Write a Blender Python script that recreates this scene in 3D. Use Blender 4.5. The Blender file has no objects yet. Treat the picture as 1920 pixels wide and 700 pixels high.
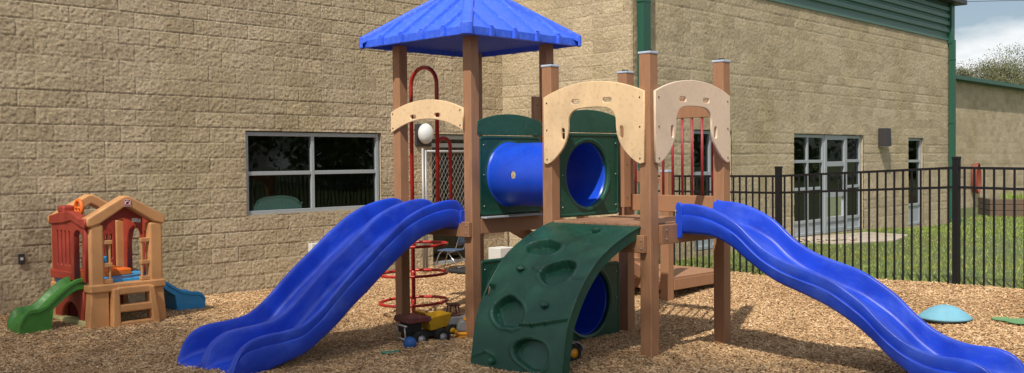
import bpy, bmesh, math, random
import numpy as np
from mathutils import Vector, Matrix
random.seed(7); rng = np.random.default_rng(7)
R = math.radians
scene = bpy.context.scene
col = scene.collection

# ------------------------------------------------------------------ helpers
def link(o, parent=None):
    col.objects.link(o)
    if parent is not None: o.parent = parent
    return o
def tag(o, label=None, cat=None, group=None, kind=None):
    if label: o['label'] = label
    if cat: o['category'] = cat
    if group: o['group'] = group
    if kind: o['kind'] = kind
    return o
def empty(name, loc=(0, 0, 0), rz=0.0, parent=None):
    o = bpy.data.objects.new(name, None); o.location = loc; o.rotation_euler = (0, 0, rz)
    o.empty_display_size = .1
    return link(o, parent)
def mobj(name, verts, faces, mat, parent=None, smooth=False, bevel=0, seg=2, loc=None, rz=None):
    me = bpy.data.meshes.new(name)
    me.from_pydata([tuple(v) for v in verts], [], [tuple(f) for f in faces])
    me.update()
    if smooth is True: me.shade_smooth()
    for m in (mat if isinstance(mat, (list, tuple)) else [mat]): me.materials.append(m)
    o = bpy.data.objects.new(name, me)
    if loc is not None: o.location = loc
    if rz is not None: o.rotation_euler = (0, 0, rz)
    link(o, parent)
    bm = bmesh.new(); bm.from_mesh(me); bmesh.ops.recalc_face_normals(bm, faces=bm.faces); bm.to_mesh(me); bm.free()
    if bevel:
        b = o.modifiers.new('bevel', 'BEVEL'); b.width = bevel; b.segments = seg; b.limit_method = 'ANGLE'; b.angle_limit = R(35)
        me.shade_smooth(); b.harden_normals = True
    return o
def npmesh(name, V, F, mat, parent=None, smooth=False, loc=None, rz=None, k=4):
    me = bpy.data.meshes.new(name)
    me.vertices.add(len(V)); me.vertices.foreach_set('co', np.asarray(V, np.float32).ravel())
    F = np.asarray(F, np.int32); n = len(F)
    me.loops.add(n * k); me.loops.foreach_set('vertex_index', F.ravel())
    me.polygons.add(n); me.polygons.foreach_set('loop_start', np.arange(0, n * k, k, dtype=np.int32))
    me.polygons.foreach_set('loop_total', np.full(n, k, np.int32))
    me.polygons.foreach_set('use_smooth', np.full(n, smooth, bool))
    me.update(); me.validate()
    me.materials.append(mat)
    o = bpy.data.objects.new(name, me)
    if loc is not None: o.location = loc
    if rz is not None: o.rotation_euler = (0, 0, rz)
    return link(o, parent)
class MB:
    """collects shapes that become ONE mesh"""
    def __init__(s): s.v = []; s.f = []
    def add(s, v, f):
        n = len(s.v); s.v += [tuple(p) for p in v]; s.f += [tuple(i + n for i in q) for q in f]; return s
    def box(s, x0, x1, y0, y1, z0, z1):
        return s.add([(x, y, z) for z in (z0, z1) for y in (y0, y1) for x in (x0, x1)],
                     [(0, 2, 3, 1), (4, 5, 7, 6), (0, 1, 5, 4), (2, 6, 7, 3), (0, 4, 6, 2), (1, 3, 7, 5)])
    def obox(s, c, ax, ay, az):
        c, ax, ay, az = map(Vector, (c, ax, ay, az))
        return s.add([c + i * ax + j * ay + k * az for k in (-1, 1) for j in (-1, 1) for i in (-1, 1)],
                     [(0, 2, 3, 1), (4, 5, 7, 6), (0, 1, 5, 4), (2, 6, 7, 3), (0, 4, 6, 2), (1, 3, 7, 5)])
    def bar(s, a, b, w, h=None, up=(0, 0, 1)):
        a, b = Vector(a), Vector(b); h = h or w; d = (b - a); L = d.length; d.normalize()
        up = Vector(up)
        if abs(d.dot(up)) > .99: up = Vector((1, 0, 0))
        x = d.cross(up).normalized(); y = x.cross(d).normalized()
        return s.obox((a + b) / 2, x * w / 2, d * L / 2, y * h / 2)
    def tube(s, pts, r, n=10, closed=False, cap=True):
        pts = [Vector(p) for p in pts]; N = len(pts); rr = r if isinstance(r, (list, tuple)) else [r] * N
        t0 = (pts[1] - pts[0]).normalized()
        u = t0.orthogonal().normalized(); rings = []
        for i, p in enumerate(pts):
            if closed: t = (pts[(i + 1) % N] - pts[i - 1]).normalized()
            else: t = (pts[min(i + 1, N - 1)] - pts[max(i - 1, 0)]).normalized()
            u = (u - t * u.dot(t)).normalized(); w = t.cross(u)
            rings.append([p + (u * math.cos(2 * math.pi * k / n) + w * math.sin(2 * math.pi * k / n)) * rr[i] for k in range(n)])
        v = [q for ring in rings for q in ring]; f = []
        for i in range(N if closed else N - 1):
            j = (i + 1) % N
            for k in range(n): f.append((i * n + k, i * n + (k + 1) % n, j * n + (k + 1) % n, j * n + k))
        if cap and not closed: f += [tuple(range(n))[::-1], tuple((N - 1) * n + k for k in range(n))]
        return s.add(v, f)
    def ball(s, c, r, n=12, m=8, sq=(1, 1, 1)):
        v = []; f = []
        for i in range(m + 1):
            a = math.pi * i / m
            for k in range(n):
                b = 2 * math.pi * k / n
                v.append((c[0] + r * sq[0] * math.sin(a) * math.cos(b), c[1] + r * sq[1] * math.sin(a) * math.sin(b), c[2] + r * sq[2] * math.cos(a)))
        for i in range(m):
            for k in range(n): f.append((i * n + k, (i + 1) * n + k, (i + 1) * n + (k + 1) % n, i * n + (k + 1) % n))
        return s.add(v, f)
    def disc(s, a, b, r, n=20):
        return s.tube([a, b], r, n)
    def poly(s, pts, fn, d0, d1):
        """prism of a simple 2D polygon; fn(x,y,d)->xyz"""
        n = len(pts)
        v = [fn(x, y, d0) for x, y in pts] + [fn(x, y, d1) for x, y in pts]
        return s.add(v, [tuple(range(n)), tuple(range(2 * n - 1, n - 1, -1))] + [(i, (i + 1) % n, n + (i + 1) % n, n + i) for i in range(n)])
    def build(s, name, mat, parent=None, **k): return mobj(name, s.v, s.f, mat, parent, **k)
def lathe(prof, n=32, axis='z'):
    v = []; f = []
    for r, h in prof:
        for k in range(n):
            a = 2 * math.pi * k / n
            v.append({'z': (r * math.cos(a), r * math.sin(a), h), 'y': (r * math.cos(a), h, r * math.sin(a)), 'x': (h, r * math.cos(a), r * math.sin(a))}[axis])
    for i in range(len(prof) - 1):
        for k in range(n): f.append((i * n + k, i * n + (k + 1) % n, (i + 1) * n + (k + 1) % n, (i + 1) * n + k))
    return v, f
def plate(name, outline, holes, th, fn, mat, parent, bev=.004):
    """flat board with rounded edges and holes: 2D curve fill turned into a mesh; fn(x,y,d)->xyz, d in -th/2..th/2"""
    cu = bpy.data.curves.new(name, 'CURVE'); cu.dimensions = '2D'; cu.fill_mode = 'BOTH'
    cu.extrude = max(th / 2 - bev, .0005); cu.bevel_depth = bev; cu.bevel_resolution = 2; cu.offset = -bev
    for lp in [outline] + holes:
        sp = cu.splines.new('POLY'); sp.points.add(len(lp) - 1); sp.use_cyclic_u = True
        for i, (x, y) in enumerate(lp): sp.points[i].co = (x, y, 0, 1)
    ob = bpy.data.objects.new('tmp', cu); col.objects.link(ob)
    bpy.context.view_layer.update()
    me = bpy.data.meshes.new_from_object(ob.evaluated_get(bpy.context.evaluated_depsgraph_get()))
    bpy.data.objects.remove(ob); bpy.data.curves.remove(cu)
    me.name = name
    for vv in me.vertices: vv.co = Vector(fn(vv.co.x, vv.co.y, vv.co.z))
    bm = bmesh.new(); bm.from_mesh(me); bmesh.ops.remove_doubles(bm, verts=bm.verts, dist=.0003)
    bmesh.ops.recalc_face_normals(bm, faces=bm.faces); bm.to_mesh(me); bm.free()
    me.materials.clear(); me.materials.append(mat)
    return link(bpy.data.objects.new(name, me), parent)
def rrect(x0, x1, y0, y1, r, n=6):
    p = []
    for cx, cy, a0 in ((x1 - r, y0 + r, -90), (x1 - r, y1 - r, 0), (x0 + r, y1 - r, 90), (x0 + r, y0 + r, 180)):
        for i in range(n + 1):
            a = R(a0 + 90 * i / n); p.append((cx + r * math.cos(a), cy + r * math.sin(a)))
    return p
def circle(cx, cy, r, n=48): return [(cx + r * math.cos(2 * math.pi * i / n), cy + r * math.sin(2 * math.pi * i / n)) for i in range(n)]
def cr(pts, n=6):
    """Catmull-Rom through points"""
    P = [Vector(p) for p in pts]; out = []
    for i in range(len(P) - 1):
        a, b, c, d = P[max(i - 1, 0)], P[i], P[i + 1], P[min(i + 2, len(P) - 1)]
        for k in range(n):
            t = k / n
            out.append(.5 * ((2 * b) + (c - a) * t + (2 * a - 5 * b + 4 * c - d) * t * t + (3 * b - a - 3 * c + d) * t ** 3))
    out.append(P[-1]); return out
def interp(tab, x):
    xs = [a for a, b in tab]; ys = [b for a, b in tab]
    return float(np.interp(x, xs, ys))
def smooth_tab(tab, step=.03, it=2):
    xs = np.arange(tab[0][0], tab[-1][0] + 1e-6, step); c = cr([(a, b, 0) for a, b in tab], 8)
    ys = np.interp(xs, [p.x for p in c], [p.y for p in c])
    for _ in range(it):
        y2 = ys.copy(); y2[1:-1] = (ys[:-2] + 2 * ys[1:-1] + ys[2:]) / 4; ys = y2
    return xs, ys
def smoothstep(a, b, x):
    t = np.clip((x - a) / (b - a), 0, 1); return t * t * (3 - 2 * t)

# ------------------------------------------------------------------ materials
def newmat(name):
    m = bpy.data.materials.new(name); m.use_nodes = True; nt = m.node_tree
    return m, nt, nt.nodes['Principled BSDF']
def node(nt, t, **k):
    n = nt.nodes.new(t)
    for a, b in k.items():
        if a in n.inputs.keys() if isinstance(a, str) else False: n.inputs[a].default_value = b
        else: setattr(n, a, b)
    return n
def mix(nt, a, b, fac, mode='MIX'):
    n = nt.nodes.new('ShaderNodeMix'); n.data_type = 'RGBA'; n.blend_type = mode
    for s, v in ((6, a), (7, b), (0, fac)):
        if hasattr(v, 'links') or isinstance(v, bpy.types.NodeSocket): nt.links.new(v, n.inputs[s])
        else: n.inputs[s].default_value = v if not isinstance(v, tuple) or len(v) == 4 else (*v, 1)
    return n.outputs[2]
def noise(nt, scale, detail=4, rough=.6, vec=None, dist=0):
    n = nt.nodes.new('ShaderNodeTexNoise'); n.inputs['Scale'].default_value = scale; n.inputs['Detail'].default_value = detail
    n.inputs['Roughness'].default_value = rough; n.inputs['Distortion'].default_value = dist
    if vec is None:
        tc = nt.nodes.new('ShaderNodeTexCoord'); vec = tc.outputs['Object']
    nt.links.new(vec, n.inputs['Vector']); return n.outputs['Fac']
def ramp(nt, fac, stops):
    n = nt.nodes.new('ShaderNodeValToRGB'); e = n.color_ramp.elements
    while len(e) < len(stops): e.new(.5)
    for i, (p, c) in enumerate(stops): e[i].position = p; e[i].color = (*c, 1) if len(c) == 3 else c
    nt.links.new(fac, n.inputs['Fac']); return n.outputs['Color']
def bump(nt, h, strength, dist, prev=None):
    n = nt.nodes.new('ShaderNodeBump'); n.inputs['Strength'].default_value = strength; n.inputs['Distance'].default_value = dist
    nt.links.new(h, n.inputs['Height'])
    if prev is not None: nt.links.new(prev, n.inputs['Normal'])
    return n.outputs['Normal']
def g(c, f): return tuple(min(1, x * f) for x in c)
def plastic(name, c, rough=.38, dirt=.25, bs=60, bd=.0006, dust=(.30, .25, .19), dustamt=.12, spec=.5):
    m, nt, p = newmat(name)
    n1 = noise(nt, 3.1, 5, .65); n2 = noise(nt, 23, 4, .6)
    base = mix(nt, g(c, 1 - dirt), g(c, 1 + dirt * .4), ramp(nt, n1, [(.35, (0, 0, 0)), (.65, (1, 1, 1))]))
    d = ramp(nt, n2, [(.52, (0, 0, 0)), (.75, (dustamt,) * 3)])
    base = mix(nt, base, dust, d)
    nt.links.new(base, p.inputs['Base Color'])
    rr = ramp(nt, n2, [(.3, (rough * .85,) * 3), (.75, (min(1, rough * 1.45),) * 3)])
    nt.links.new(rr, p.inputs['Roughness']); p.inputs['Specular IOR Level'].default_value = spec
    nt.links.new(bump(nt, noise(nt, bs, 3), .35, bd), p.inputs['Normal'])
    return m
def simple(name, c, rough=.5, metal=0, spec=.5):
    m, nt, p = newmat(name); p.inputs['Base Color'].default_value = (*c, 1)
    p.inputs['Roughness'].default_value = rough; p.inputs['Metallic'].default_value = metal; p.inputs['Specular IOR Level'].default_value = spec
    nt.links.new(bump(nt, noise(nt, 40, 3), .15, .001), p.inputs['Normal'])
    return m

M = {}
def m_slide(name, scale):
    m, nt, p = newmat(name); tc = nt.nodes.new('ShaderNodeTexCoord'); mp = nt.nodes.new('ShaderNodeMapping'); mp.inputs['Scale'].default_value = scale
    nt.links.new(tc.outputs['Object'], mp.inputs['Vector'])
    n1 = noise(nt, 1, 5, .65, mp.outputs['Vector']); n2 = noise(nt, 2.3, 4, .6); n3 = noise(nt, 45, 3, .6)
    c = mix(nt, (.008, .050, .52, 1), (.011, .066, .62, 1), ramp(nt, n2, [(.35, (0, 0, 0)), (.65, (1, 1, 1))]))
    f = ramp(nt, n1, [(.50, (0, 0, 0)), (.66, (.30, .30, .30))]); c = mix(nt, c, (.10, .20, .72, 1), f)
    c = mix(nt, c, (.20, .22, .36, 1), ramp(nt, n3, [(.62, (0, 0, 0)), (.80, (.35, .35, .35))]))
    nt.links.new(c, p.inputs['Base Color'])
    nt.links.new(ramp(nt, n1, [(.35, (.33,) * 3), (.7, (.52,) * 3)]), p.inputs['Roughness'])
    b = bump(nt, n1, .25, .0012); nt.links.new(bump(nt, n3, .2, .0006, b), p.inputs['Normal']); return m
M['blue'] = m_slide('blue_slide_plastic', (26, 2.2, 2.2)); M['blueL'] = m_slide('blue_double_slide_plastic', (2.2, 26, 2.2))
M['blue_roof'] = plastic('blue_roof_plastic', (.036, .125, .84), .40, .10, 30, .0006, (.3, .36, .6), .3)
M['blue_tube'] = plastic('blue_tube_plastic', (.011, .070, .62), .30, .08, 12, .0008, (.10, .15, .5), .10)
M['green'] = plastic('green_plastic', (.007, .066, .040), .42, .06, 160, .0010, (.07, .12, .11), .30)
M['green_cap'] = plastic('green_board', (.012, .085, .055), .5, .15, 300, .0004, (.1, .18, .14), .3)
M['cream'] = plastic('cream_board', (.78, .56, .33), .55, .06, 250, .0005, (.42, .30, .18), .55)
M['cream_weak_sun'] = plastic('cream_board_weak_sun', (.74, .58, .43), .55, .06, 250, .0005, (.5, .36, .25), .4)  # same cream board, its weaker sunlight put into a paler colour
M['red'] = plastic('red_coated_steel', (.44, .020, .014), .32, .3, 80, .0005, (.25, .06, .05), .3)
M['maroon_bar'] = plastic('maroon_coated_steel', (.34, .025, .035), .4, .2, 80, .0005)
M['cap'] = plastic('pale_post_cap', (.42, .50, .62), .4, .3, 40, .0005, (.6, .6, .6), .6)
M['black'] = simple('black_plastic', (.012, .012, .013), .5)
M['bolt'] = simple('dark_bolt', (.08, .06, .05), .35, .7)
M['boltz'] = simple('zinc_bolt', (.45, .42, .40), .35, .8)
M['fence'] = simple('black_powder_coat', (.008, .008, .010), .42)
M['alu'] = simple('grey_aluminium', (.40, .44, .47), .42, .25)
M['panelgrey'] = simple('grey_panel', (.34, .38, .41), .5)
M['lampgrey'] = simple('bronze_grey_metal', (.055, .05, .055), .5, .3)
M['dgreen'] = simple('green_painted_steel', (.018, .095, .060), .42)
M['dgreen2'] = simple('green_corrugated_steel', (.075, .165, .135), .45)
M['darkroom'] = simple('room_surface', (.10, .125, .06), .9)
M['white'] = simple('white_paint', (.62, .62, .60), .5)
M['concrete'] = plastic('concrete', (.42, .36, .29), .9, .2, 60, .003, (.3, .24, .17), .5)
M['toytan'] = plastic('toy_tan_plastic', (.58, .29, .115), .5, .12, 90, .0005)
M['toyred'] = plastic('toy_maroon_plastic', (.33, .040, .022), .5, .15, 90, .0005)
M['toyorange'] = plastic('toy_orange_plastic', (.90, .19, .02), .45, .1, 90, .0005)
M['toyblue'] = plastic('toy_blue_plastic', (.03, .31, .66), .42, .12, 90, .0005)
M['toygreen'] = plastic('toy_green_plastic', (.045, .20, .025), .42, .15, 90, .0005)
M['yellow'] = plastic('yellow_plastic', (.72, .42, .02), .4, .3, 90, .0005)
M['yellow2'] = plastic('amber_plastic', (.80, .33, .01), .4, .2, 90, .0005)
M['greyp'] = plastic('grey_plastic', (.22, .23, .24), .45, .2)
M['dkred'] = plastic('dull_maroon_plastic', (.13, .03, .03), .45, .3, 90, .0005, (.3, .2, .2), .5)
M['silver'] = simple('silver_plastic', (.5, .5, .52), .35, .3)
M['tyre'] = simple('tyre_black', (.01, .01, .01), .7)
M['teal'] = plastic('teal_plastic', (.03, .32, .22), .4, .2)
M['tealfurn'] = simple('teal_painted_wood', (.42, .78, .70), .55)
M['ltblue'] = plastic('light_blue_rubber', (.16, .40, .52), .65, .1, 120, .0008, (.35, .4, .4), .3)
M['matgreen'] = plastic('green_rubber', (.12, .28, .12), .8, .15, 100, .001)
M['boardy'] = plastic('pale_yellow_plastic', (.5, .46, .22), .6, .15)
M['galv'] = simple('galvanised_steel', (.36, .36, .36), .5, .4)
M['chrome'] = simple('chrome', (.6, .6, .62), .25, .9)
M['chairblue'] = plastic('slate_blue_plastic', (.07, .12, .22), .45, .1)
M['mat'] = simple('dark_doormat', (.02, .022, .024), .9)
M['cyanball'] = plastic('blue_rubber', (.015, .10, .34), .5, .25, 200, .001)
M['orangebrown'] = simple('hose_rubber', (.22, .05, .03), .5)

def m_lumber(name, c):
    m, nt, p = newmat(name); tc = nt.nodes.new('ShaderNodeTexCoord')
    mp = nt.nodes.new('ShaderNodeMapping'); mp.inputs['Scale'].default_value = (38, 38, 3.0); nt.links.new(tc.outputs['Object'], mp.inputs['Vector'])
    n1 = noise(nt, 1, 5, .6, mp.outputs['Vector']); n2 = noise(nt, 5, 5, .6); n3 = noise(nt, 140, 2)
    c1 = mix(nt, g(c, .88), g(c, 1.08), ramp(nt, n1, [(.3, (0, 0, 0)), (.7, (1, 1, 1))]))
    c1 = mix(nt, c1, g(c, .62), ramp(nt, n2, [(.55, (0, 0, 0)), (.8, (.4,) * 3)])); c1 = mix(nt, c1, g(c, .7), ramp(nt, n3, [(.55, (0, 0, 0)), (.75, (.5,) * 3)]))
    nt.links.new(c1, p.inputs['Base Color']); p.inputs['Roughness'].default_value = .62
    b = bump(nt, n1, .3, .001); nt.links.new(bump(nt, n3, .3, .0006, b), p.inputs['Normal'])
    return m
M['lumber'] = m_lumber('brown_recycled_lumber', (.35, .178, .092))
M['lumber_dk'] = m_lumber('brown_recycled_deck', (.34, .18, .10))
M['timber'] = m_lumber('weathered_timber', (.13, .085, .055))
M['twood'] = m_lumber('bark', (.10, .075, .05))

def m_block():
    m, nt, p = newmat('split_face_block'); tc = nt.nodes.new('ShaderNodeTexCoord'); L = nt.links
    sx = nt.nodes.new('ShaderNodeSeparateXYZ'); L.new(tc.outputs['Object'], sx.inputs[0])
    cb = nt.nodes.new('ShaderNodeCombineXYZ'); L.new(sx.outputs['X'], cb.inputs['X']); L.new(sx.outputs['Z'], cb.inputs['Y'])
    br = nt.nodes.new('ShaderNodeTexBrick'); L.new(cb.outputs[0], br.inputs['Vector'])
    br.inputs['Scale'].default_value = 1; br.inputs['Brick Width'].default_value = .4064; br.inputs['Row Height'].default_value = .2032
    br.inputs['Mortar Size'].default_value = .0045; br.inputs['Mortar Smooth'].default_value = .3; br.inputs['Bias'].default_value = 0
    br.inputs['Color1'].default_value = (0, 0, 0, 1); br.inputs['Color2'].default_value = (1, 1, 1, 1)
    br.inputs['Mortar'].default_value = (.5, .5, .5, 1)
    c = (.55, .455, .315)
    n1 = noise(nt, 34, 6, .8); n2 = noise(nt, 1.1, 4, .6); n3 = noise(nt, 7, 4, .6); n4 = noise(nt, 160, 3, .7)
    col1 = mix(nt, g(c, .66), g(c, 1.16), ramp(nt, n1, [(.36, (0, 0, 0)), (.62, (1, 1, 1))]))
    pb = mix(nt, (.85, .835, .81, 1), (1.08, 1.07, 1.06, 1), br.outputs['Color'])
    col1 = mix(nt, col1, pb, 1.0, 'MULTIPLY')
    col1 = mix(nt, col1, mix(nt, col1, (.66, .62, .60, 1), 1.0, 'MULTIPLY'), ramp(nt, n2, [(.48, (0, 0, 0)), (.78, (.55,) * 3)]))
    col1 = mix(nt, col1, mix(nt, col1, (.55, .50, .44, 1), 1.0, 'MULTIPLY'), ramp(nt, n3, [(.60, (0, 0, 0)), (.80, (.6,) * 3)]))
    mort = mix(nt, (.38, .31, .21, 1), (.58, .50, .38, 1), n3)
    mf = nt.nodes.new('ShaderNodeMath'); mf.operation = 'MULTIPLY'; L.new(br.outputs['Fac'], mf.inputs[0]); L.new(ramp(nt, n3, [(.35, (.35,) * 3), (.6, (.95,) * 3)]), mf.inputs[1])
    col1 = mix(nt, col1, mort, mf.outputs[0])
    # greenish-grey wash streaks
    mp = nt.nodes.new('ShaderNodeMapping'); mp.inputs['Scale'].default_value = (.8, .8, .25); L.new(tc.outputs['Object'], mp.inputs['Vector'])
    n5 = noise(nt, 1, 4, .6, mp.outputs['Vector'])
    col1 = mix(nt, col1, mix(nt, col1, (.86, .87, .74, 1), 1.0, 'MULTIPLY'), ramp(nt, n5, [(.45, (0, 0, 0)), (.7, (.7,) * 3)]))
    L.new(col1, p.inputs['Base Color']); p.inputs['Roughness'].default_value = .95; p.inputs['Specular IOR Level'].default_value = .2
    b = bump(nt, n1, 1.0, .016); b = bump(nt, n4, .6, .003, b); L.new(b, p.inputs['Normal'])
    return m
M['block'] = m_block()

def m_mulch():
    m, nt, p = newmat('mulch_floor'); L = nt.links
    v = nt.nodes.new('ShaderNodeTexVoronoi'); v.inputs['Scale'].default_value = 60
    tc = nt.nodes.new('ShaderNodeTexCoord'); mp = nt.nodes.new('ShaderNodeMapping'); L.new(tc.outputs['Object'], mp.inputs['Vector'])
    ns = nt.nodes.new('ShaderNodeTexNoise'); ns.inputs['Scale'].default_value = 6; L.new(mp.outputs[0], ns.inputs['Vector'])
    mx = mix(nt, mp.outputs[0], ns.outputs['Color'], .12); L.new(mx, v.inputs['Vector'])
    sx = nt.nodes.new('ShaderNodeSeparateColor'); L.new(v.outputs['Color'], sx.inputs[0])
    c = ramp(nt, sx.outputs[0], [(0, (.20, .12, .06)), (.35, (.34, .21, .105)), (.7, (.46, .30, .155)), (1, (.60, .42, .24))])
    L.new(c, p.inputs['Base Color']); p.inputs['Roughness'].default_value = .9; p.inputs['Specular IOR Level'].default_value = .2
    b = bump(nt, v.outputs['Distance'], 1, .015); L.new(b, p.inputs['Normal']); return m
M['mulch'] = m_mulch()
def m_chip():
    m, nt, p = newmat('wood_chip'); L = nt.links
    ge = nt.nodes.new('ShaderNodeNewGeometry')
    c = ramp(nt, ge.outputs['Random Per Island'], [(0, (.24, .14, .068)), (.25, (.46, .29, .145)), (.6, (.60, .395, .215)), (.88, (.70, .49, .285)), (1, (.82, .66, .43))])
    n2 = noise(nt, 1.3, 3, .6); c = mix(nt, c, mix(nt, c, (.72, .66, .6, 1), 1.0, 'MULTIPLY'), ramp(nt, n2, [(.45, (0, 0, 0)), (.7, (.7,) * 3)]))
    L.new(c, p.inputs['Base Color']); p.inputs['Roughness'].default_value = .8; p.inputs['Specular IOR Level'].default_value = .25
    return m
M['chip'] = m_chip()
def m_grass(blade):
    m, nt, p = newmat('grass_blade' if blade else 'lawn_soil'); L = nt.links
    n2 = noise(nt, .9, 4, .6); n3 = noise(nt, 6, 4, .6)
    if blade:
        ge = nt.nodes.new('ShaderNodeNewGeometry')
        c = ramp(nt, ge.outputs['Random Per Island'], [(0, (.10, .17, .03)), (.5, (.21, .32, .055)), (.85, (.31, .42, .09)), (1, (.46, .46, .2))])
    else: c = ramp(nt, n3, [(.3, (.05, .075, .02)), (.7, (.11, .13, .045))])
    c = mix(nt, c, mix(nt, c, (1.25, 1.05, .8, 1), 1.0, 'MULTIPLY'), ramp(nt, n2, [(.4, (0, 0, 0)), (.65, (.9,) * 3)]))
    L.new(c, p.inputs['Base Color']); p.inputs['Roughness'].default_value = .7
    if blade: p.inputs['Specular IOR Level'].default_value = .3
    return m
M['blade'] = m_grass(True); M['soil'] = m_grass(False)
def m_leaf(name, stops):
    m, nt, p = newmat(name); ge = nt.nodes.new('ShaderNodeNewGeometry')
    c = ramp(nt, ge.outputs['Random Per Island'], stops); nt.links.new(c, p.inputs['Base Color']); p.inputs['Roughness'].default_value = .6
    p.inputs['Specular IOR Level'].default_value = .2
    return m
M['leaf'] = m_leaf('dark_green_leaves', [(0, (.025, .06, .012)), (1, (.07, .13, .03))])
M['leaf_olive'] = m_leaf('olive_spring_leaves', [(0, (.12, .13, .065)), (.6, (.16, .165, .085)), (1, (.22, .215, .12))])
def m_glass():
    m, nt, p = newmat('window_glass'); L = nt.links
    tr = nt.nodes.new('ShaderNodeBsdfTransparent'); tr.inputs[0].default_value = (.80, .84, .80, 1)
    gl = nt.nodes.new('ShaderNodeBsdfGlossy'); gl.inputs['Roughness'].default_value = .015; gl.inputs[0].default_value = (.9, .95, .95, 1)
    fr = nt.nodes.new('ShaderNodeFresnel'); fr.inputs['IOR'].default_value = 1.5
    ms = nt.nodes.new('ShaderNodeMixShader'); L.new(fr.outputs[0], ms.inputs[0]); L.new(tr.outputs[0], ms.inputs[1]); L.new(gl.outputs[0], ms.inputs[2])
    n = bump(nt, noise(nt, 2.2, 2), .1, .01); L.new(n, gl.inputs['Normal'])
    L.new(ms.outputs[0], nt.nodes['Material Output'].inputs['Surface']); return m
M['glass'] = m_glass()
def m_globe():
    m, nt, p = newmat('white_globe_glass'); p.inputs['Base Color'].default_value = (.66, .68, .68, 1); p.inputs['Roughness'].default_value = .12
    p.inputs['Specular IOR Level'].default_value = .7; return m
M['globe'] = m_globe()

# ------------------------------------------------------------------ terrain
CP = [(1.21,8.74,0),(2.03,9.57,-.045),(1.2,10.39,-.047),(-.42,10.35,-.11),(-1.25,11.17,-.15),(-3.1,9.1,-.11),(-2.4,8.5,-.1),(-3.73,13.53,-.01),(-5.85,11.28,.03),(2.47,15.0,.094),(5.26,11.67,.215),(5.74,11.1,.234),(6.64,20.5,.16),(11,25,.03),(0,6.5,0),(-.15,17.3,.03),(3.6,7.2,.05),(-3,6,-.03),(5,8,.1),(-12,10,0),(14,14,.2),(0,-10,0),(10,0,.0),(-10,0,0),(20,32,0),(18,22,.1)]
def zg(x, y):
    x = np.asarray(x, float); y = np.asarray(y, float); a = np.zeros_like(x); b = np.zeros_like(x)
    for X, Y, Z in CP:
        w = ((x - X) ** 2 + (y - Y) ** 2 + .5) ** -1.6; a += w * Z; b += w
    return a / b
def lat(s, z, cell, seed):
    r = np.random.default_rng(seed); G = r.random((256, 256)); a = np.asarray(s) / cell; b = np.asarray(z) / cell
    i = np.floor(a).astype(int); j = np.floor(b).astype(int); u = a - i; v = b - j; u = u * u * (3 - 2 * u); v = v * v * (3 - 2 * v)
    f = lambda x, y: G[x % 256, y % 256]
    return (f(i, j) * (1 - u) + f(i + 1, j) * u) * (1 - v) + (f(i, j + 1) * (1 - u) + f(i + 1, j + 1) * u) * v
def relief(x, y): return .045 * (lat(x, y, .9, 3) - .5) + .026 * (lat(x, y, .37, 4) - .5)
def z1(x, y): return float(zg(x, y))
FO = np.array((2.47, 15.01)); FD = np.array((.641, -.768)); FN = np.array((.768, .641))
def sheet(name, P, Q, mat, dz):
    p, q = np.meshgrid(P, Q, indexing='ij'); x = FO[0] + p * FD[0] + q * FN[0]; y = FO[1] + p * FD[1] + q * FN[1]
    z = zg(x, y) + dz + relief(x, y) * (1 if name.startswith('mulch') else .2)
    V = np.stack([x.ravel(), y.ravel(), z.ravel()], 1); n, mm = len(P), len(Q)
    i, j = np.meshgrid(np.arange(n - 1), np.arange(mm - 1), indexing='ij'); a = (i * mm + j).ravel()
    o = npmesh(name, V, np.stack([a, a + mm, a + mm + 1, a + 1], 1), mat, smooth=True)
    return tag(o, kind='structure')
big = MB().add([(-400, -400, -.35), (400, -400, -.35), (400, 600, -.35), (-400, 600, -.35)], [(0, 1, 2, 3)]).build('ground', M['soil'])
tag(big, kind='structure')
sheet('mulch_ground', np.concatenate([np.arange(-22, -12, 1.), np.arange(-12, 12, .09), np.arange(12, 25, 1.)]), np.concatenate([np.arange(-30, -14, 1.), np.arange(-14.04, .001, .09)]), M['mulch'], 0)
sheet('lawn', np.concatenate([np.arange(-60, -14, 4.), np.arange(-14, 16, .3), np.arange(16, 60, 4.)]), np.concatenate([np.arange(0.001, 30, .3), np.arange(30, 140, 6.)]), M['soil'], .004)

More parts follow.
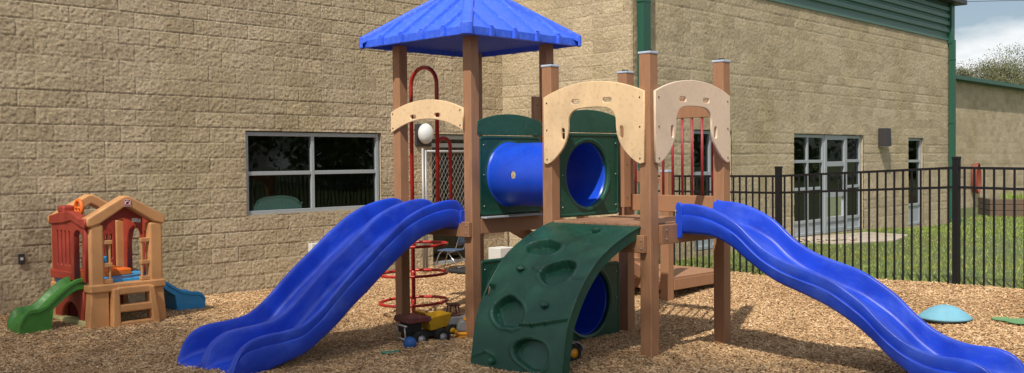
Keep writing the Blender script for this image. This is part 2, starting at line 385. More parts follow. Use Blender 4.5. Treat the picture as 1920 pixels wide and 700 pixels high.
# chips: one loose covering nobody could count
def chips():
    N = 300000
    y = 6.3 + (17.2 - 6.3) * rng.random(N) ** 1.0; x = (rng.random(N) * 2 - 1) * (.56 * y + .4)
    q = (x - FO[0]) * FN[0] + (y - FO[1]) * FN[1]
    aw = (x + 5.853) * .7282 + (y - 11.28) * -.6853
    keep = (q < .03) & (aw > -.01) & (rng.random(N) < np.clip(1.25 - (y - 6) * .035, .5, 1)); x, y = x[keep], y[keep]; N = len(x)
    L = rng.uniform(.007, .022, N) * (1 + 1.3 * (rng.random(N) < .03)); W = rng.uniform(.003, .0075, N); H = rng.uniform(.001, .003, N)
    yaw = rng.random(N) * math.tau; pit = rng.normal(0, .30, N); rol = rng.normal(0, .4, N)
    z = zg(x, y) + relief(x, y) + rng.uniform(.002, .014, N)
    cy, sy, cpi, spi, cr_, sr = np.cos(yaw), np.sin(yaw), np.cos(pit), np.sin(pit), np.cos(rol), np.sin(rol)
    X = np.stack([cy * cpi, sy * cpi, spi], 1); Yv = np.stack([-sy * cr_ - cy * spi * sr, cy * cr_ - sy * spi * sr, cpi * sr], 1); Z = np.cross(X, Yv)
    c = np.stack([x, y, z], 1)
    sg = [(-1, -1, -1), (1, -1, -1), (1, 1, -1), (-1, 1, -1), (-.8, -.8, 1), (.9, -.7, 1), (.8, .8, 1), (-.9, .7, 1)]
    V = np.stack([c + X * (L * a)[:, None] + Yv * (W * b)[:, None] + Z * (H * d)[:, None] for a, b, d in sg], 1).reshape(-1, 3)
    base = (np.arange(N) * 8)[:, None]
    F = np.concatenate([base + np.array(f) for f in ((4, 5, 6, 7), (0, 1, 5, 4), (1, 2, 6, 5), (2, 3, 7, 6), (3, 0, 4, 7))], 0)
    o = npmesh('wood_chips', V, F, M['chip'])
    tag(o, 'loose tan wood chip mulch spread over the play area', 'wood chips', kind='stuff')
chips()
def grass():
    N = 170000
    p = rng.uniform(-3, 22, N); q = .02 + 24 * rng.random(N) ** 1.5
    x = FO[0] + p * FD[0] + q * FN[0]; y = FO[1] + p * FD[1] + q * FN[1]
    cside = (x - 1.889) * .7282 + (y - 15.42) * -.6853
    inv = (np.abs(x / y) < .56) & (y > 9)
    pad = ((x - 6.4) / 1.2) ** 2 + ((y - 19.1) / .85) ** 2 < 1
    s13 = (x - 1.889) * .6853 + (y - 15.42) * .7282
    keep = inv & ~pad & ((cside > .03) | (s13 > 13.7)); x, y, q = x[keep], y[keep], q[keep]; N = len(x)
    h = rng.uniform(.02, .055, N) * (1 + .02 * q); w = .0035 * (1 + .10 * q); a = rng.random(N) * math.tau
    z = zg(x, y)
    dx, dy = np.cos(a), np.sin(a); lx, ly = rng.normal(0, .02, N), rng.normal(0, .02, N)
    V = np.stack([np.stack([x - dx * w, y - dy * w, z], 1), np.stack([x + dx * w, y + dy * w, z], 1), np.stack([x + lx, y + ly, z + h], 1)], 1).reshape(-1, 3)
    o = npmesh('grass', V, np.arange(3 * N).reshape(-1, 3), M['blade'], k=3)
    tag(o, 'mown green grass growing behind the black fence', 'grass', kind='stuff')
grass()

# ------------------------------------------------------------------ block building
AD = np.array((.68533, .72823)); A0 = np.array((-5.853, 11.28)); BD = np.array((.72823, -.68533)); AB = np.array((-.15, 17.34)); BC = np.array((1.889, 15.421))
ANG = math.atan2(AD[1], AD[0]); ANGB = math.atan2(BD[1], BD[0])
def wall(name, origin, ang, s0, s1, zb, zt, step, holes, parent, seed):
    S = np.arange(s0, s1 + 1e-6, step); Z = np.arange(zb, zt + 1e-6, step)
    S[-1] = s1
    s, z = np.meshgrid(S, Z, indexing='ij')
    rowi = np.floor(z / .2032).astype(int); off = np.where(rowi % 2 == 0, .2032, 0.)
    bx = (s + off) / .4064; bi = np.floor(bx).astype(int)
    ds = np.minimum(bx - bi, 1 - (bx - bi)) * .4064; fz = z / .2032 - rowi; dzz = np.minimum(fz, 1 - fz) * .2032
    m = np.minimum(smoothstep(.001, .010, ds), smoothstep(.001, .009, dzz)); mw = .3 + .7 * lat(s, z, .33, seed + 9)
    G = np.random.default_rng(seed).random((512, 64)); pb = G[bi % 512, rowi % 64]; tx = G[(bi * 7 + 3) % 512, (rowi * 5 + 1) % 64] - .5
    n = .22 * np.abs(lat(s + z * .35, z - s * .3, .075, seed + 1) * 2 - 1) + .42 * np.abs(lat(s + .3 * z, z, .040, seed + 2) * 2 - 1) + .36 * lat(s, z, .024, seed + 3)
    rw = G[(rowi * 13 + 5) % 512, 7]
    h = (.003 if step < .015 else .001) * rw + .012 + m * (.003 * pb + .0165 * n + tx * (fz - .5) * .008) - (1 - m) * .006 * mw + (1 - m) * .004
    # keep the edges of openings tidy
    V = np.stack([s.ravel(), -h.ravel(), z.ravel()], 1); a, b = len(S), len(Z)
    i, j = np.meshgrid(np.arange(a - 1), np.arange(b - 1), indexing='ij'); i = i.ravel(); j = j.ravel()
    cs = (S[i] + S[i + 1]) / 2; cz = (Z[j] + Z[j + 1]) / 2; keep = np.ones(len(i), bool)
    for (x0, x1, y0, y1) in holes: keep &= ~((cs > x0) & (cs < x1) & (cz > y0) & (cz < y1))
    k = (i * b + j)[keep]
    o = npmesh(name, V, np.stack([k, k + b, k + b + 1, k + 1], 1), M['block'], parent, smooth=True, loc=(origin[0], origin[1], 0), rz=ang)
    # reveals and backing thickness
    for (x0, x1, y0, y1) in holes:
        mb = MB(); d = .16; e2 = .012; y0c = max(y0, zb)
        mb.add([(x0 - e2, -.004, y0c), (x0 - e2, d, y0c), (x0 - e2, d, y1), (x0 - e2, -.004, y1)], [(0, 1, 2, 3)])
        mb.add([(x1 + e2, -.004, y0c), (x1 + e2, d, y0c), (x1 + e2, d, y1), (x1 + e2, -.004, y1)], [(0, 1, 2, 3)])
        mb.add([(x0 - e2, -.004, y1 + e2), (x0 - e2, d, y1 + e2), (x1 + e2, d, y1 + e2), (x1 + e2, -.004, y1 + e2)], [(0, 1, 2, 3)])
        mb.add([(x0 - e2, -.004, y0c - e2), (x0 - e2, d, y0c - e2), (x1 + e2, d, y0c - e2), (x1 + e2, -.004, y0c - e2)], [(0, 1, 2, 3)])
        mb.build('reveal', M['block'], o)
    return o
bld = empty('block_building', (0, 0, 0))
tag(bld, 'tan split-face concrete block building with green metal trim behind the playground', 'building')
WA = [(3.18, 5.56, 1.03, 2.20), (6.62, 7.75, .02, 2.20)]
WC = [(1.70, 2.92, .18, 2.25), (5.25, 8.42, .18, 2.23), (10.93, 11.84, .10, 2.21)]
wa = wall('wall', A0, ANG, -1.2, 8.325, -.25, 5.5, .0112, WA, bld, 11)
wb = wall('wall', AB, ANGB, -.02, 2.835, -.25, 5.5, .012, [], bld, 21)
wc = wall('wall', BC, ANG, -.035, 13.62, -.25, 4.72, .02, WC, bld, 31)
# end wall of the C block, roof slabs, dark room volumes behind the glass
def loc_obj(mb, name, mat, origin, ang, parent, **k): return mb.build(name, mat, parent, loc=(origin[0], origin[1], 0), rz=ang, **k)
loc_obj(MB().box(13.60, 13.64, .0, 12, -.2, 5.7), 'end_wall', M['block'], BC, ANG, bld)
loc_obj(MB().box(-1.2, 8.3, .05, 12, 5.5, 5.7), 'roof', M['dgreen2'], A0, ANG, bld)
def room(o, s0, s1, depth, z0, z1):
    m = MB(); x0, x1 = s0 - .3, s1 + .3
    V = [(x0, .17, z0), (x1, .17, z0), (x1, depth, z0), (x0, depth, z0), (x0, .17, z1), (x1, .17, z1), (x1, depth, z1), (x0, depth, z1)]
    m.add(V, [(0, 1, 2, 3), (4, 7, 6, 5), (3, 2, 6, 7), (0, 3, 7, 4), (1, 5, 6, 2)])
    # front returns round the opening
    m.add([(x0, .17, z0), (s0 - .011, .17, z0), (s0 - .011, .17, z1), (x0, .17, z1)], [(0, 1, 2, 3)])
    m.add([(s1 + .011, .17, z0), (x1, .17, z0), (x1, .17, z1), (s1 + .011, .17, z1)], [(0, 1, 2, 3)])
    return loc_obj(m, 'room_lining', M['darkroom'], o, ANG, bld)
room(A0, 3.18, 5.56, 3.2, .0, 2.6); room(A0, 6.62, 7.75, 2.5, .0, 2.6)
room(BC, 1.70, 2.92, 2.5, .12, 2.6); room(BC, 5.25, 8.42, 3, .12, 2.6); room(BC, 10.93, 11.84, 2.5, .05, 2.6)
def window(name, o, s0, s1, z0, z1, vs, hs, fw=.05, y=.06, kick=None, label=None):
    """frame bars; vs/hs = centre lines of mullions/transoms; panes = one glass mesh per opening"""
    m = MB(); d0, d1 = y - .03, y + .05
    m.box(s0, s0 + fw, d0, d1, z0, z1).box(s1 - fw, s1, d0, d1, z0, z1)
    m.box(s0 + fw, s1 - fw, d0 + .002, d1, z1 - fw, z1).box(s0 + fw, s1 - fw, d0 + .002, d1, z0, z0 + fw)
    xs = [s0] + list(vs) + [s1]; zs = [z0] + list(hs) + [z1]
    for v in vs: m.box(v - fw / 2, v + fw / 2, d0 + .004, d1 - .004, z0 + fw, z1 - fw)
    for i in range(len(xs) - 1):
        a = xs[i] + (fw if i == 0 else fw / 2); b = xs[i + 1] - (fw if i == len(xs) - 2 else fw / 2)
        for h in hs: m.box(a, b, d0 + .007, d1 - .007, h - fw / 2, h + fw / 2)
    w = loc_obj(m, name, M['alu'], o, ANG, bld, bevel=.004)
    if label: w['label'] = label
    for i in range(len(xs) - 1):
        a = xs[i] + (fw if i == 0 else fw / 2); b = xs[i + 1] - (fw if i == len(xs) - 2 else fw / 2)
        if kick is not None:
            MB().box(a, b, y, y + .02, z0 + fw, zs[1] - fw / 2).build('kick_panel', M['panelgrey'], w)
        for j in range(1 if kick is not None else 0, len(zs) - 1):
            c = zs[j] + (fw if j == 0 else fw / 2); d = zs[j + 1] - (fw if j == len(zs) - 2 else fw / 2)
            MB().add([(a, y + .01, c), (b, y + .01, c), (b, y + .01, d), (a, y + .01, d)], [(0, 1, 2, 3)]).build('pane', M['glass'], w)
    return w
w1 = window('window', A0, 3.19, 5.55, 1.035, 2.19, [4.32], [1.61], .055, .05, label='wide four-pane window in the left block wall')
MB().box(3.15, 5.59, -.02, .03, .985, 1.033).build('sill', M['block'], w1)
window('door', A0, 6.63, 7.74, .03, 2.19, [], [2.02], .07, .09, label='dark glazed door behind the mesh gate')
window('window', BC, 1.71, 2.91, .19, 2.24, [2.31], [.45, 1.50], .06, .06, kick=1)
wd = window('window', BC, 5.26, 6.64, .19, 2.22, [5.93], [.47, 1.13, 1.68], .06, .06, kick=1)
dr = window('door', BC, 6.645, 7.66, .19, 2.22, [], [.47, .98, 1.62], .10, .045, kick=1, label='glazed aluminium door between side windows')
MB().box(7.50, 7.53, -.03, .01, .95, 1.3).build('handle', M['chrome'], dr)
window('window', BC, 7.665, 8.41, .19, 2.22, [], [.47, 1.13, 1.68], .06, .06, kick=1)
window('window', BC, 10.94, 11.83, .11, 2.20, [], [.6, 1.65], .06, .06, kick=1)

# green corrugated fascia above wall C, corner trim, eave, downspouts
m = MB(); prof = [(-.02, 4.70), (-.045, 4.70), (-.045, 4.78), (-.035, 4.785), (-.035, 4.86)]
z = 4.86
for k in range(4):
    prof += [(-.035, z + .02), (-.085, z + .035), (-.085, z + .125), (-.035, z + .165)]; z += .18
prof += [(-.035, 5.66), (.1, 5.66)]
NS = 2; v = []; f = []
for s in (-.1, 13.56):
    for y_, z_ in prof: v.append((s, y_, z_))
n = len(prof)
for i in range(n - 1): f.append((i, i + 1, n + i + 1, n + i))
loc_obj(MB().add(v, f), 'corrugated_fascia', M['dgreen2'], BC, ANG, bld)
loc_obj(MB().box(13.44, 13.66, -.13, .05, 4.62, 5.62), 'corner_trim', M['dgreen'], BC, ANG, bld, bevel=.01)
loc_obj(MB().box(-.3, 14.0, -.32, .4, 5.63, 5.75), 'eave', M['lampgrey'], BC, ANG, bld, bevel=.01)
def downspout(o, ang, s, z0, z1, w=.11, d=.09):
    m = MB().box(s - w / 2, s + w / 2, -.05 - d, -.05, z0 + .15, z1)
    m.obox((s + .0, -.05 - d - .04, z0 + .10), (w / 2 + .002, 0, 0), (0, .11, -.05), (0, .02, .045))
    for zz in (.9, 2.6, 4.2):
        if zz < z1: m.box(s - w / 2 - .012, s + w / 2 + .012, -.055 - d, -.04, zz, zz + .03)
    return loc_obj(m, 'downspout', M['dgreen'], o, ang, bld, bevel=.006)
downspout(BC, ANG, .17, .0, 6.0, .20, .12)
downspout(BC, ANG, 13.54, .0, 4.72, .17, .12)

# far block building (recessed, right)
far = empty('far_block_building', (0, 0, 0)); tag(far, 'long low tan block building with green roof edge at the right', 'building')
DO = np.array((15.98, 33.96)) - AD * 4.5
wall('wall', DO, ANG, 0, 17, -.2, 4.25, .045, [], far, 41)
loc_obj(MB().box(-1, 17.5, -.18, .02, 4.22, 4.40).box(-1, 17.5, -.30, -.18, 4.25, 4.36), 'roof_edge', M['dgreen'], DO, ANG, far)
loc_obj(MB().add([(-1, 0, 4.40), (17.5, 0, 4.40), (17.5, 9, 5.0), (-1, 9, 5.0)], [(0, 1, 2, 3)]), 'roof', M['dgreen2'], DO, ANG, far)

def at(o, d, s, y, z):  # wall-frame point -> world
    nrm = np.array((-d[1], d[0])); q = o + d * s + nrm * y; return (float(q[0]), float(q[1]), z)
# wall lamps
def thing(name, label, cat, loc, rz=0, group=None):
    return tag(empty(name, loc, rz), label, cat, group)
t = thing('wall_lamp', 'dark grey box wall lamp beside the glazed door', 'wall lamp', at(BC, AD, 9.32, 0, 2.2), ANG)
MB().poly([(0, -.2), (0, .2), (-.17, .2), (-.19, -.2)], lambda a, b, d: (d, a - .03, b), -.15, .15).build('housing', M['lampgrey'], t, bevel=.012)
MB().box(-.12, .12, -.19, -.05, -.215, -.202).build('lens', M['globe'], t)
t = thing('globe_light', 'white oval globe light on the wall above the mesh gate', 'wall light', at(A0, AD, 6.39, 0, 2.2), ANG)
MB().box(-.13, .2, -.06, 0, -.2, .16).build('back_plate', M['lampgrey'], t, bevel=.01)
MB().ball((-.01, -.15, .0), .14, 24, 16, (1, .8, 1.18)).build('globe', M['globe'], t, smooth=True)
# white box low on wall and small outlet
t = MB().box(-.12, .12, -.10, 0, -.08, .10).build('utility_box', M['white'], None, bevel=.01, loc=at(A0, AD, 4.30, -.02, .48), rz=ANG)
tag(t, 'small white utility box low on the block wall behind the double slide', 'utility box')
t = thing('wall_outlet', 'small dark outlet cover on the wall left of the toy playhouse', 'outlet', at(A0, AD, .20, -.03, .67), ANG)
MB().box(-.035, .035, -.02, 0, -.06, .06).build('cover', M['lampgrey'], t, bevel=.004)
MB().box(-.015, .015, -.026, -.02, -.012, .02).build('socket', M['white'], t)
# teal headboard seen in the window
t = thing('headboard', 'arched teal headboard standing behind the left window pane', 'headboard', at(A0, AD, 3.78, .135, .97), ANG)
plate('panel', [(-.40, 0), (.40, 0), (.40, .21)] + [(.36 * math.cos(a), .22 + .10 * math.sin(a)) for a in np.linspace(0, math.pi, 18)] + [(-.40, .21)], [], .03, lambda a, b, d: (a, d, b), M['tealfurn'], t)
MB().tube([(-.40, -.03, .2)] + [(.34 * math.cos(a), -.03, .2 + .105 * math.sin(a)) for a in np.linspace(math.pi, 0, 18)] + [(.40, -.03, .2)], .016).build('moulding', M['tealfurn'], t, smooth=True)
# chain link gate in front of the doorway
t = thing('mesh_gate', 'white framed chain-link gate in front of the dark doorway', 'gate', at(A0, AD, 6.1, -.45, .03), ANG)
fr = MB(); gw, g0, g1 = 1.45, .92, 1.88
for a, b in (((0, 0, 0), (0, 0, g1 + .02)), ((gw, 0, g0), (gw, 0, g1)), ((0, 0, g1), (gw, 0, g1)), ((0, 0, g0), (gw, 0, g0)), ((-.06, 0, 0), (-.06, 0, 1.93))): fr.tube([a, b], .021)
fr.build('frame', M['galv'], t, smooth=True)
wm = MB(); cell = .078; k = -g1
while k < gw + g1:
    for sgn in (1, -1):
        # line x = k + sgn*(z-g0)*.6
        a0, a1 = k, k + sgn * (g1 - g0) * .6
        za, zb_ = g0, g1
        def clip(x): return x
        pts = []
        for zz in (g0, g1):
            pts.append((k + sgn * (zz - g0) * .6 if sgn > 0 else k - (zz - g0) * .6, zz))
        (x0, zz0), (x1, zz1) = pts
        if x1 != x0:
            ts = sorted([(0 - x0) / (x1 - x0), (gw - x0) / (x1 - x0)]); t0, t1 = max(0, ts[0]), min(1, ts[1])
            if t1 > t0: wm.bar((x0 + (x1 - x0) * t0, 0, zz0 + (zz1 - zz0) * t0), (x0 + (x1 - x0) * t1, 0, zz0 + (zz1 - zz0) * t1), .0042)
    k += cell
wm.build('wire_mesh', M['galv'], t)
# chair and doormat
t = thing('small_chair', 'slate blue child chair with chrome legs by the doorway', 'chair', (-.98, 15.65, z1(-.98, 15.65) + .03), ANG + R(20))
MB().poly(rrect(-.18, .18, -.17, .17, .05), lambda a, b, d: (a, b, d), .29, .305).build('seat', M['chairblue'], t, bevel=.005)
plate('backrest', rrect(-.17, .17, .38, .60, .05), [rrect(-.1 + k * .075, -.06 + k * .075, .43, .55, .015) for k in range(3)], .014, lambda a, b, d: (a, -.17 - (b - .3) * .25 + d, b), M['chairblue'], t)
for sx in (-1, 1):
    MB().tube(cr([(sx * .17, .21, 0), (sx * .15, .1, .28), (sx * .15, -.12, .285), (sx * .155, -.20, .45), (sx * .15, -.24, .55)], 4), .009).build('leg', M['chrome'], t, smooth=True)
    MB().tube([(sx * .18, -.24, 0), (sx * .155, -.02, .28)], .009).build('leg', M['chrome'], t, smooth=True)
for y_ in (.19, -.22): MB().tube([(-.172, y_, .04), (.172, y_, .04)], .007).build('stretcher', M['chrome'], t, smooth=True)
dm = MB().box(-.9, .9, -.7, .1, 0, .035).build('patio_mat', M['mat'], None, bevel=.01, loc=(-.42, 16.0, z1(-.42, 16.) + .0), rz=ANG)
tag(dm, 'dark rubber mat on the ground in front of the doorway', 'mat')
bx = MB().box(-.15, .15, -.13, .13, 0, .42).build('storage_box', M['white'], None, bevel=.01, loc=(-.18, 15.2, .0), rz=ANG)
tag(bx, 'upright white storage box seen under the tower deck', 'box')
# concrete pad, rocks, hose, planter
pd = MB().poly([(5.35, 18.7), (6.1, 18.25), (7.3, 18.75), (8.0, 19.9), (7.45, 20.75), (5.6, 19.45)], lambda a, b, d: (a, b, d), .08, .185).build('concrete_pad', M['concrete'], bevel=.02)
tag(pd, kind='structure')
mb = [(5.72, 18.75, .09), (5.9, 18.62, .07), (6.1, 18.66, .08), (6.32, 18.75, .06), (6.5, 18.7, .085), (5.55, 18.8, .07)]
for i, (x, y, r) in enumerate(mb):
    b = MB().ball((0, 0, 0), r, 9, 6, (1.3, .9, .55)); b.v = [(p[0] + random.uniform(-.2, .2) * r, p[1] + random.uniform(-.2, .2) * r, p[2] + random.uniform(-.15, .15) * r) for p in b.v]
    o = b.build('rock', M['concrete'], None, loc=(x - .1, y - .12, .21))
    tag(o, 'rough tan rock in the short row along the concrete pad', 'rock', 'rocks along the concrete pad')
t = thing('hose_coil', 'coiled reddish brown garden hose hanging on the far block wall', 'hose', at(DO, AD, 3.98, -.08, 1.0), ANG)
for k in range(6):
    a_ = .15 + .012 * k
    MB().tube([(a_ * 1.05 * math.cos(q) + .012 * k, -.03 * k, (.46 + .01 * k) * math.sin(q)) for q in np.linspace(0, math.tau, 26)[:-1]], .026, 8, closed=True).build('loop', M['orangebrown'], t, smooth=True)
t = thing('planter_box', 'weathered dark timber planter box on the lawn at the far right', 'planter', (13.45, 27.75, z1(13.45, 27.75)), R(-14))
for k in range(3): MB().box(0, 3.2, 0, .14, k * .17, k * .17 + .162).build('timber', M['timber'], t, bevel=.015)
for k in range(3): MB().box(-.0, .14, .145, 1.6, k * .17, k * .17 + .162).build('timber', M['timber'], t, bevel=.015)
MB().box(.14, 3.2, .14, 1.6, .02, .42).build('earth', M['soil'], t)
def tuft(name, loc, n, h, mat, label, cat):
    v = []; f = []
    for i in range(n):
        a = random.uniform(0, math.tau); r = random.uniform(0, .3); x, y = r * math.cos(a), r * math.sin(a); hh = h * random.uniform(.5, 1); w = .012
        lx, ly = random.uniform(-.12, .12), random.uniform(-.12, .12); k = len(v)
        v += [(x - w, y, 0), (x + w, y, 0), (x + lx, y + ly, hh)]; f.append((k, k + 1, k + 2))
    return tag(mobj(name, v, f, mat, None, loc=loc), label, cat)
tuft('leafy_plant', (14.25, 28.1, z1(14, 28) + .42), 160, .32, M['blade'], 'leafy green plant growing in the timber planter', 'plant')

# ------------------------------------------------------------------ fence
fence = empty('metal_fence', (0, 0, 0)); tag(fence, 'black metal picket fence between the mulch and the lawn', 'fence')
def fp(p): return (float(FO[0] + p * FD[0]), float(FO[1] + p * FD[1]))
FA = math.atan2(FD[1], FD[0])
posts = [-.55, 1.87, 4.35, 6.82, 9.3]
for i, p in enumerate(posts):
    x, y = fp(p); zb = z1(x, y)
    o = MB().box(-.036, .036, -.036, .036, -.2, 1.50).build('post', M['fence'], fence, bevel=.004, loc=(x, y, zb), rz=FA)
    MB().box(-.041, .041, -.041, .041, 1.50, 1.535).build('post_cap', M['fence'], o, bevel=.006)
for i in range(len(posts) - 1):
    a, b = posts[i] + .04, posts[i + 1] - .04; (xa, ya), (xb, yb) = fp(a), fp(b); za, zb = z1(xa, ya), z1(xb, yb)
    MB().bar((xa, ya, za + 1.40), (xb, yb, zb + 1.40), .032, .030).build('rail', M['fence'], fence)
    MB().bar((xa, ya, za + 1.17), (xb, yb, zb + 1.17), .032, .030).build('rail', M['fence'], fence)
    n = 21
    for k in range(n):
        t_ = (k + .5) / n; x, y = xa + (xb - xa) * t_, ya + (yb - ya) * t_; zz = za + (zb - za) * t_
        if k == 0 and i == 0: pk0 = MB().box(-.0095, .0095, -.0095, .0095, -.06, 1.395).build('picket', M['fence'], None, rz=FA); pk0.parent = fence; pk = pk0
        else:
            pk = pk0.copy(); col.objects.link(pk); pk.parent = fence
        pk.location = (x, y, zz)

# ------------------------------------------------------------------ play structure (local frame u,v,z)
TH = R(45.4)
ps = empty('playground_structure', (1.214, 8.74, 0), TH)
tag(ps, 'large play structure with blue peaked roof, brown posts, blue slides and green rock climber', 'play structure')
S = 1.17; PW = .0605
def wxy(u, v): return (1.214 + u * math.cos(TH) - v * math.sin(TH), 8.74 + u * math.sin(TH) + v * math.cos(TH))
for (u, v, top, cap) in ((0, 0, 2.69, 1), (S, 0, 2.69, 1), (0, S, 2.66, 1), (S, S, 2.665, 1), (0, 2.294, 3.06, 0), (0, 3.464, 3.06, 0), (S, 2.294, 3.06, 0), (S, 3.464, 3.06, 0)):
    o = MB().box(-PW, PW, -PW, PW, -.4, top).build('post', M['lumber'], ps, bevel=.009, seg=3, loc=(u, v, 0))
    if cap:
        c = MB().box(-PW - .006, PW + .006, -PW - .006, PW + .006, top - .010, top + .012).build('post_cap', M['cap'], o, bevel=.006)
        MB().disc((0, 0, top + .011), (0, 0, top + .028), .035, 12).build('cap_knob', M['black'], o)
# roof
rc = (.555, 2.885); hw = .86; zr = 3.035; za = 3.76
v = []; f = []
def roof_shell(hw, z0, z1_, apex):
    c = [(rc[0] - hw, rc[1] - hw), (rc[0] + hw, rc[1] - hw), (rc[0] + hw, rc[1] + hw), (rc[0] - hw, rc[1] + hw)]
    return [(x, y, z0) for x, y in c] + [(x, y, z1_) for x, y in c] + [(rc[0], rc[1], apex)]
o_ = roof_shell(hw, zr, zr + .085, za); i_ = roof_shell(hw - .03, zr, zr + .06, za - .035)
v = o_ + i_
for k in range(4):
    l = (k + 1) % 4
    f += [(k, l, 4 + l, 4 + k), (4 + k, 4 + l, 8), (9 + k, 9 + 4 + k, 9 + 4 + l, 9 + l), (9 + 4 + k, 9 + 8, 9 + 4 + l), (k, 9 + k, 9 + l, l)]
roof = mobj('roof', v, f, M['blue_roof'], ps, bevel=.006)
rb = MB()
cs = [Vector((rc[0] + a * hw, rc[1] + b * hw, zr + .085)) for a, b in ((-1, -1), (1, -1), (1, 1), (-1, 1))]; ap = Vector((rc[0], rc[1], za))
for k in range(4):
    A, B = cs[k], cs[(k + 1) % 4]; mid = (A + B) / 2; along = (B - A).normalized(); slope = (ap - mid); sl = slope.normalized(); nrm = along.cross(sl)
    if nrm.z < 0: nrm = -nrm
    out = Vector((mid.x - rc[0], mid.y - rc[1], 0)).normalized()
    for q in range(4):
        t_ = (q + 1) / 5; P = A + (B - A) * t_; frac = 1 - abs(2 * t_ - 1); E_ = P + slope * frac * .97
        pr = [(-.036, 0), (-.024, .034), (.024, .034), (.036, 0)]
        vv = [P - sl * .0 + along * a + nrm * (b - .003) for a, b in pr] + [E_ + along * a + nrm * (b - .003) for a, b in pr]
        rb.add(vv, [(0, 1, 5, 4), (1, 2, 6, 5), (2, 3, 7, 6), (0, 3, 2, 1), (4, 5, 6, 7), (0, 4, 7, 3)])
        vv = [P + along * a + out * (b * .9) + Vector((0, 0, .012)) for a, b in pr] + [P + along * a + out * (b * .9) + Vector((0, 0, -.087)) for a, b in pr]
        rb.add(vv, [(0, 1, 5, 4), (1, 2, 6, 5), (2, 3, 7, 6), (0, 3, 2, 1), (4, 5, 6, 7), (0, 4, 7, 3)])
    # hip ribs
    d = (ap - A); dn = d.normalized(); side = dn.cross(Vector((0, 0, 1))).normalized(); un = side.cross(dn); oc = Vector((A.x - rc[0], A.y - rc[1], 0)).normalized()
    pr = [(-.062, -.045), (-.058, .012), (-.035, .034), (.035, .034), (.058, .012), (.062, -.045)]
    st = A + oc * .014
    vv = [st + side * a + un * b for a, b in pr] + [ap + side * a * .9 + un * b for a, b in pr]
    rb.add(vv, [(i, i + 1, 7 + i, 6 + i) for i in range(5)] + [(5, 4, 3, 2, 1, 0), (6, 7, 8, 9, 10, 11)])
    vv = [st + side * a + oc * (b * .5) + Vector((0, 0, .03)) for a, b in pr] + [st + side * a + oc * (b * .5) + Vector((0, 0, -.088)) for a, b in pr]
    rb.add(vv, [(i, i + 1, 7 + i, 6 + i) for i in range(5)] + [(5, 4, 3, 2, 1, 0), (6, 7, 8, 9, 10, 11)])
rb.build('roof_ribs', M['blue_roof'], roof, bevel=.005)
MB().box(rc[0] - .09, rc[0] + .09, rc[1] - .09, rc[1] + .09, za - .05, za + .05).build('roof_finial', M['blue_roof'], roof, bevel=.02)

# decks, beams
def deck(u0, u1, v0, v1, z=1.175, th=.04):
    m = MB(); n = 8; w = (v1 - v0) / n
    for k in range(n): m.box(u0, u1, v0 + k * w + .003, v0 + (k + 1) * w - .003, z - th, z)
    return m.build('deck', M['lumber_dk'], ps, bevel=.004)
deck(-.05, S + .05, .066, S - .066); deck(-.05, S + .05, 2.294 + .066, 3.464 - .066)
_scr = {}
def screws(parent, pts, r=.009, mat='bolt'):
    for p in pts:
        if (r, mat) not in _scr:
            o = MB().ball((0, 0, 0), r, 8, 5).build('screw', M[mat], parent, smooth=True); _scr[(r, mat)] = o
        else:
            o = _scr[(r, mat)].copy(); col.objects.link(o); o.parent = parent
        o.location = p
def beam(u0, u1, v0, v1, z0, z1_, scr=None):
    o = MB().box(u0, u1, v0, v1, z0, z1_).build('beam', M['lumber'], ps, bevel=.007)
    if scr: screws(o, scr, .008, 'boltz')
    return o
ZB0, ZB1 = .995, 1.168
beam(.065, 1.10, -.092, -.045, ZB0, ZB1, [(.13, -.095, 1.04), (.13, -.095, 1.12), (1.03, -.095, 1.04), (1.03, -.095, 1.12)])
beam(.065, 1.105, 1.125, 1.165, ZB0, 1.13)
beam(.065, 1.105, 2.235, 2.28, .985, 1.145)
beam(.065, 1.105, 3.44, 3.49, .985, 1.13)
beam(-.112, -.064, 2.235, 3.52, .96, 1.118, [(-.115, 2.27, 1.0), (-.115, 2.27, 1.08), (-.115, 3.46, 1.0), (-.115, 3.46, 1.08)])
beam(-.112, -.064, -.02, 1.19, .925, 1.083, [(-.115, .005, .965), (-.115, .005, 1.04), (-.115, .09, .965), (-.115, .09, 1.04)])
beam(S - .02, S + .03, .065, 1.105, ZB0, ZB1); beam(S - .02, S + .03, 2.36, 3.40, ZB0, ZB1)
# filler boards beside the tube panels
for v_, z0, z1_ in ((1.10, 1.26, 2.15), (2.36, 1.2, 2.47)):
    o = MB().box(.97, 1.085, v_ - .03 - .03, v_ - .012, z0, z1_).build('filler_board', M['lumber'], ps, bevel=.006)
    screws(o, [(1.02, v_ - .062, z0 + .1), (1.02, v_ - .062, (z0 + z1_) / 2), (1.02, v_ - .062, z1_ - .1)], .007)

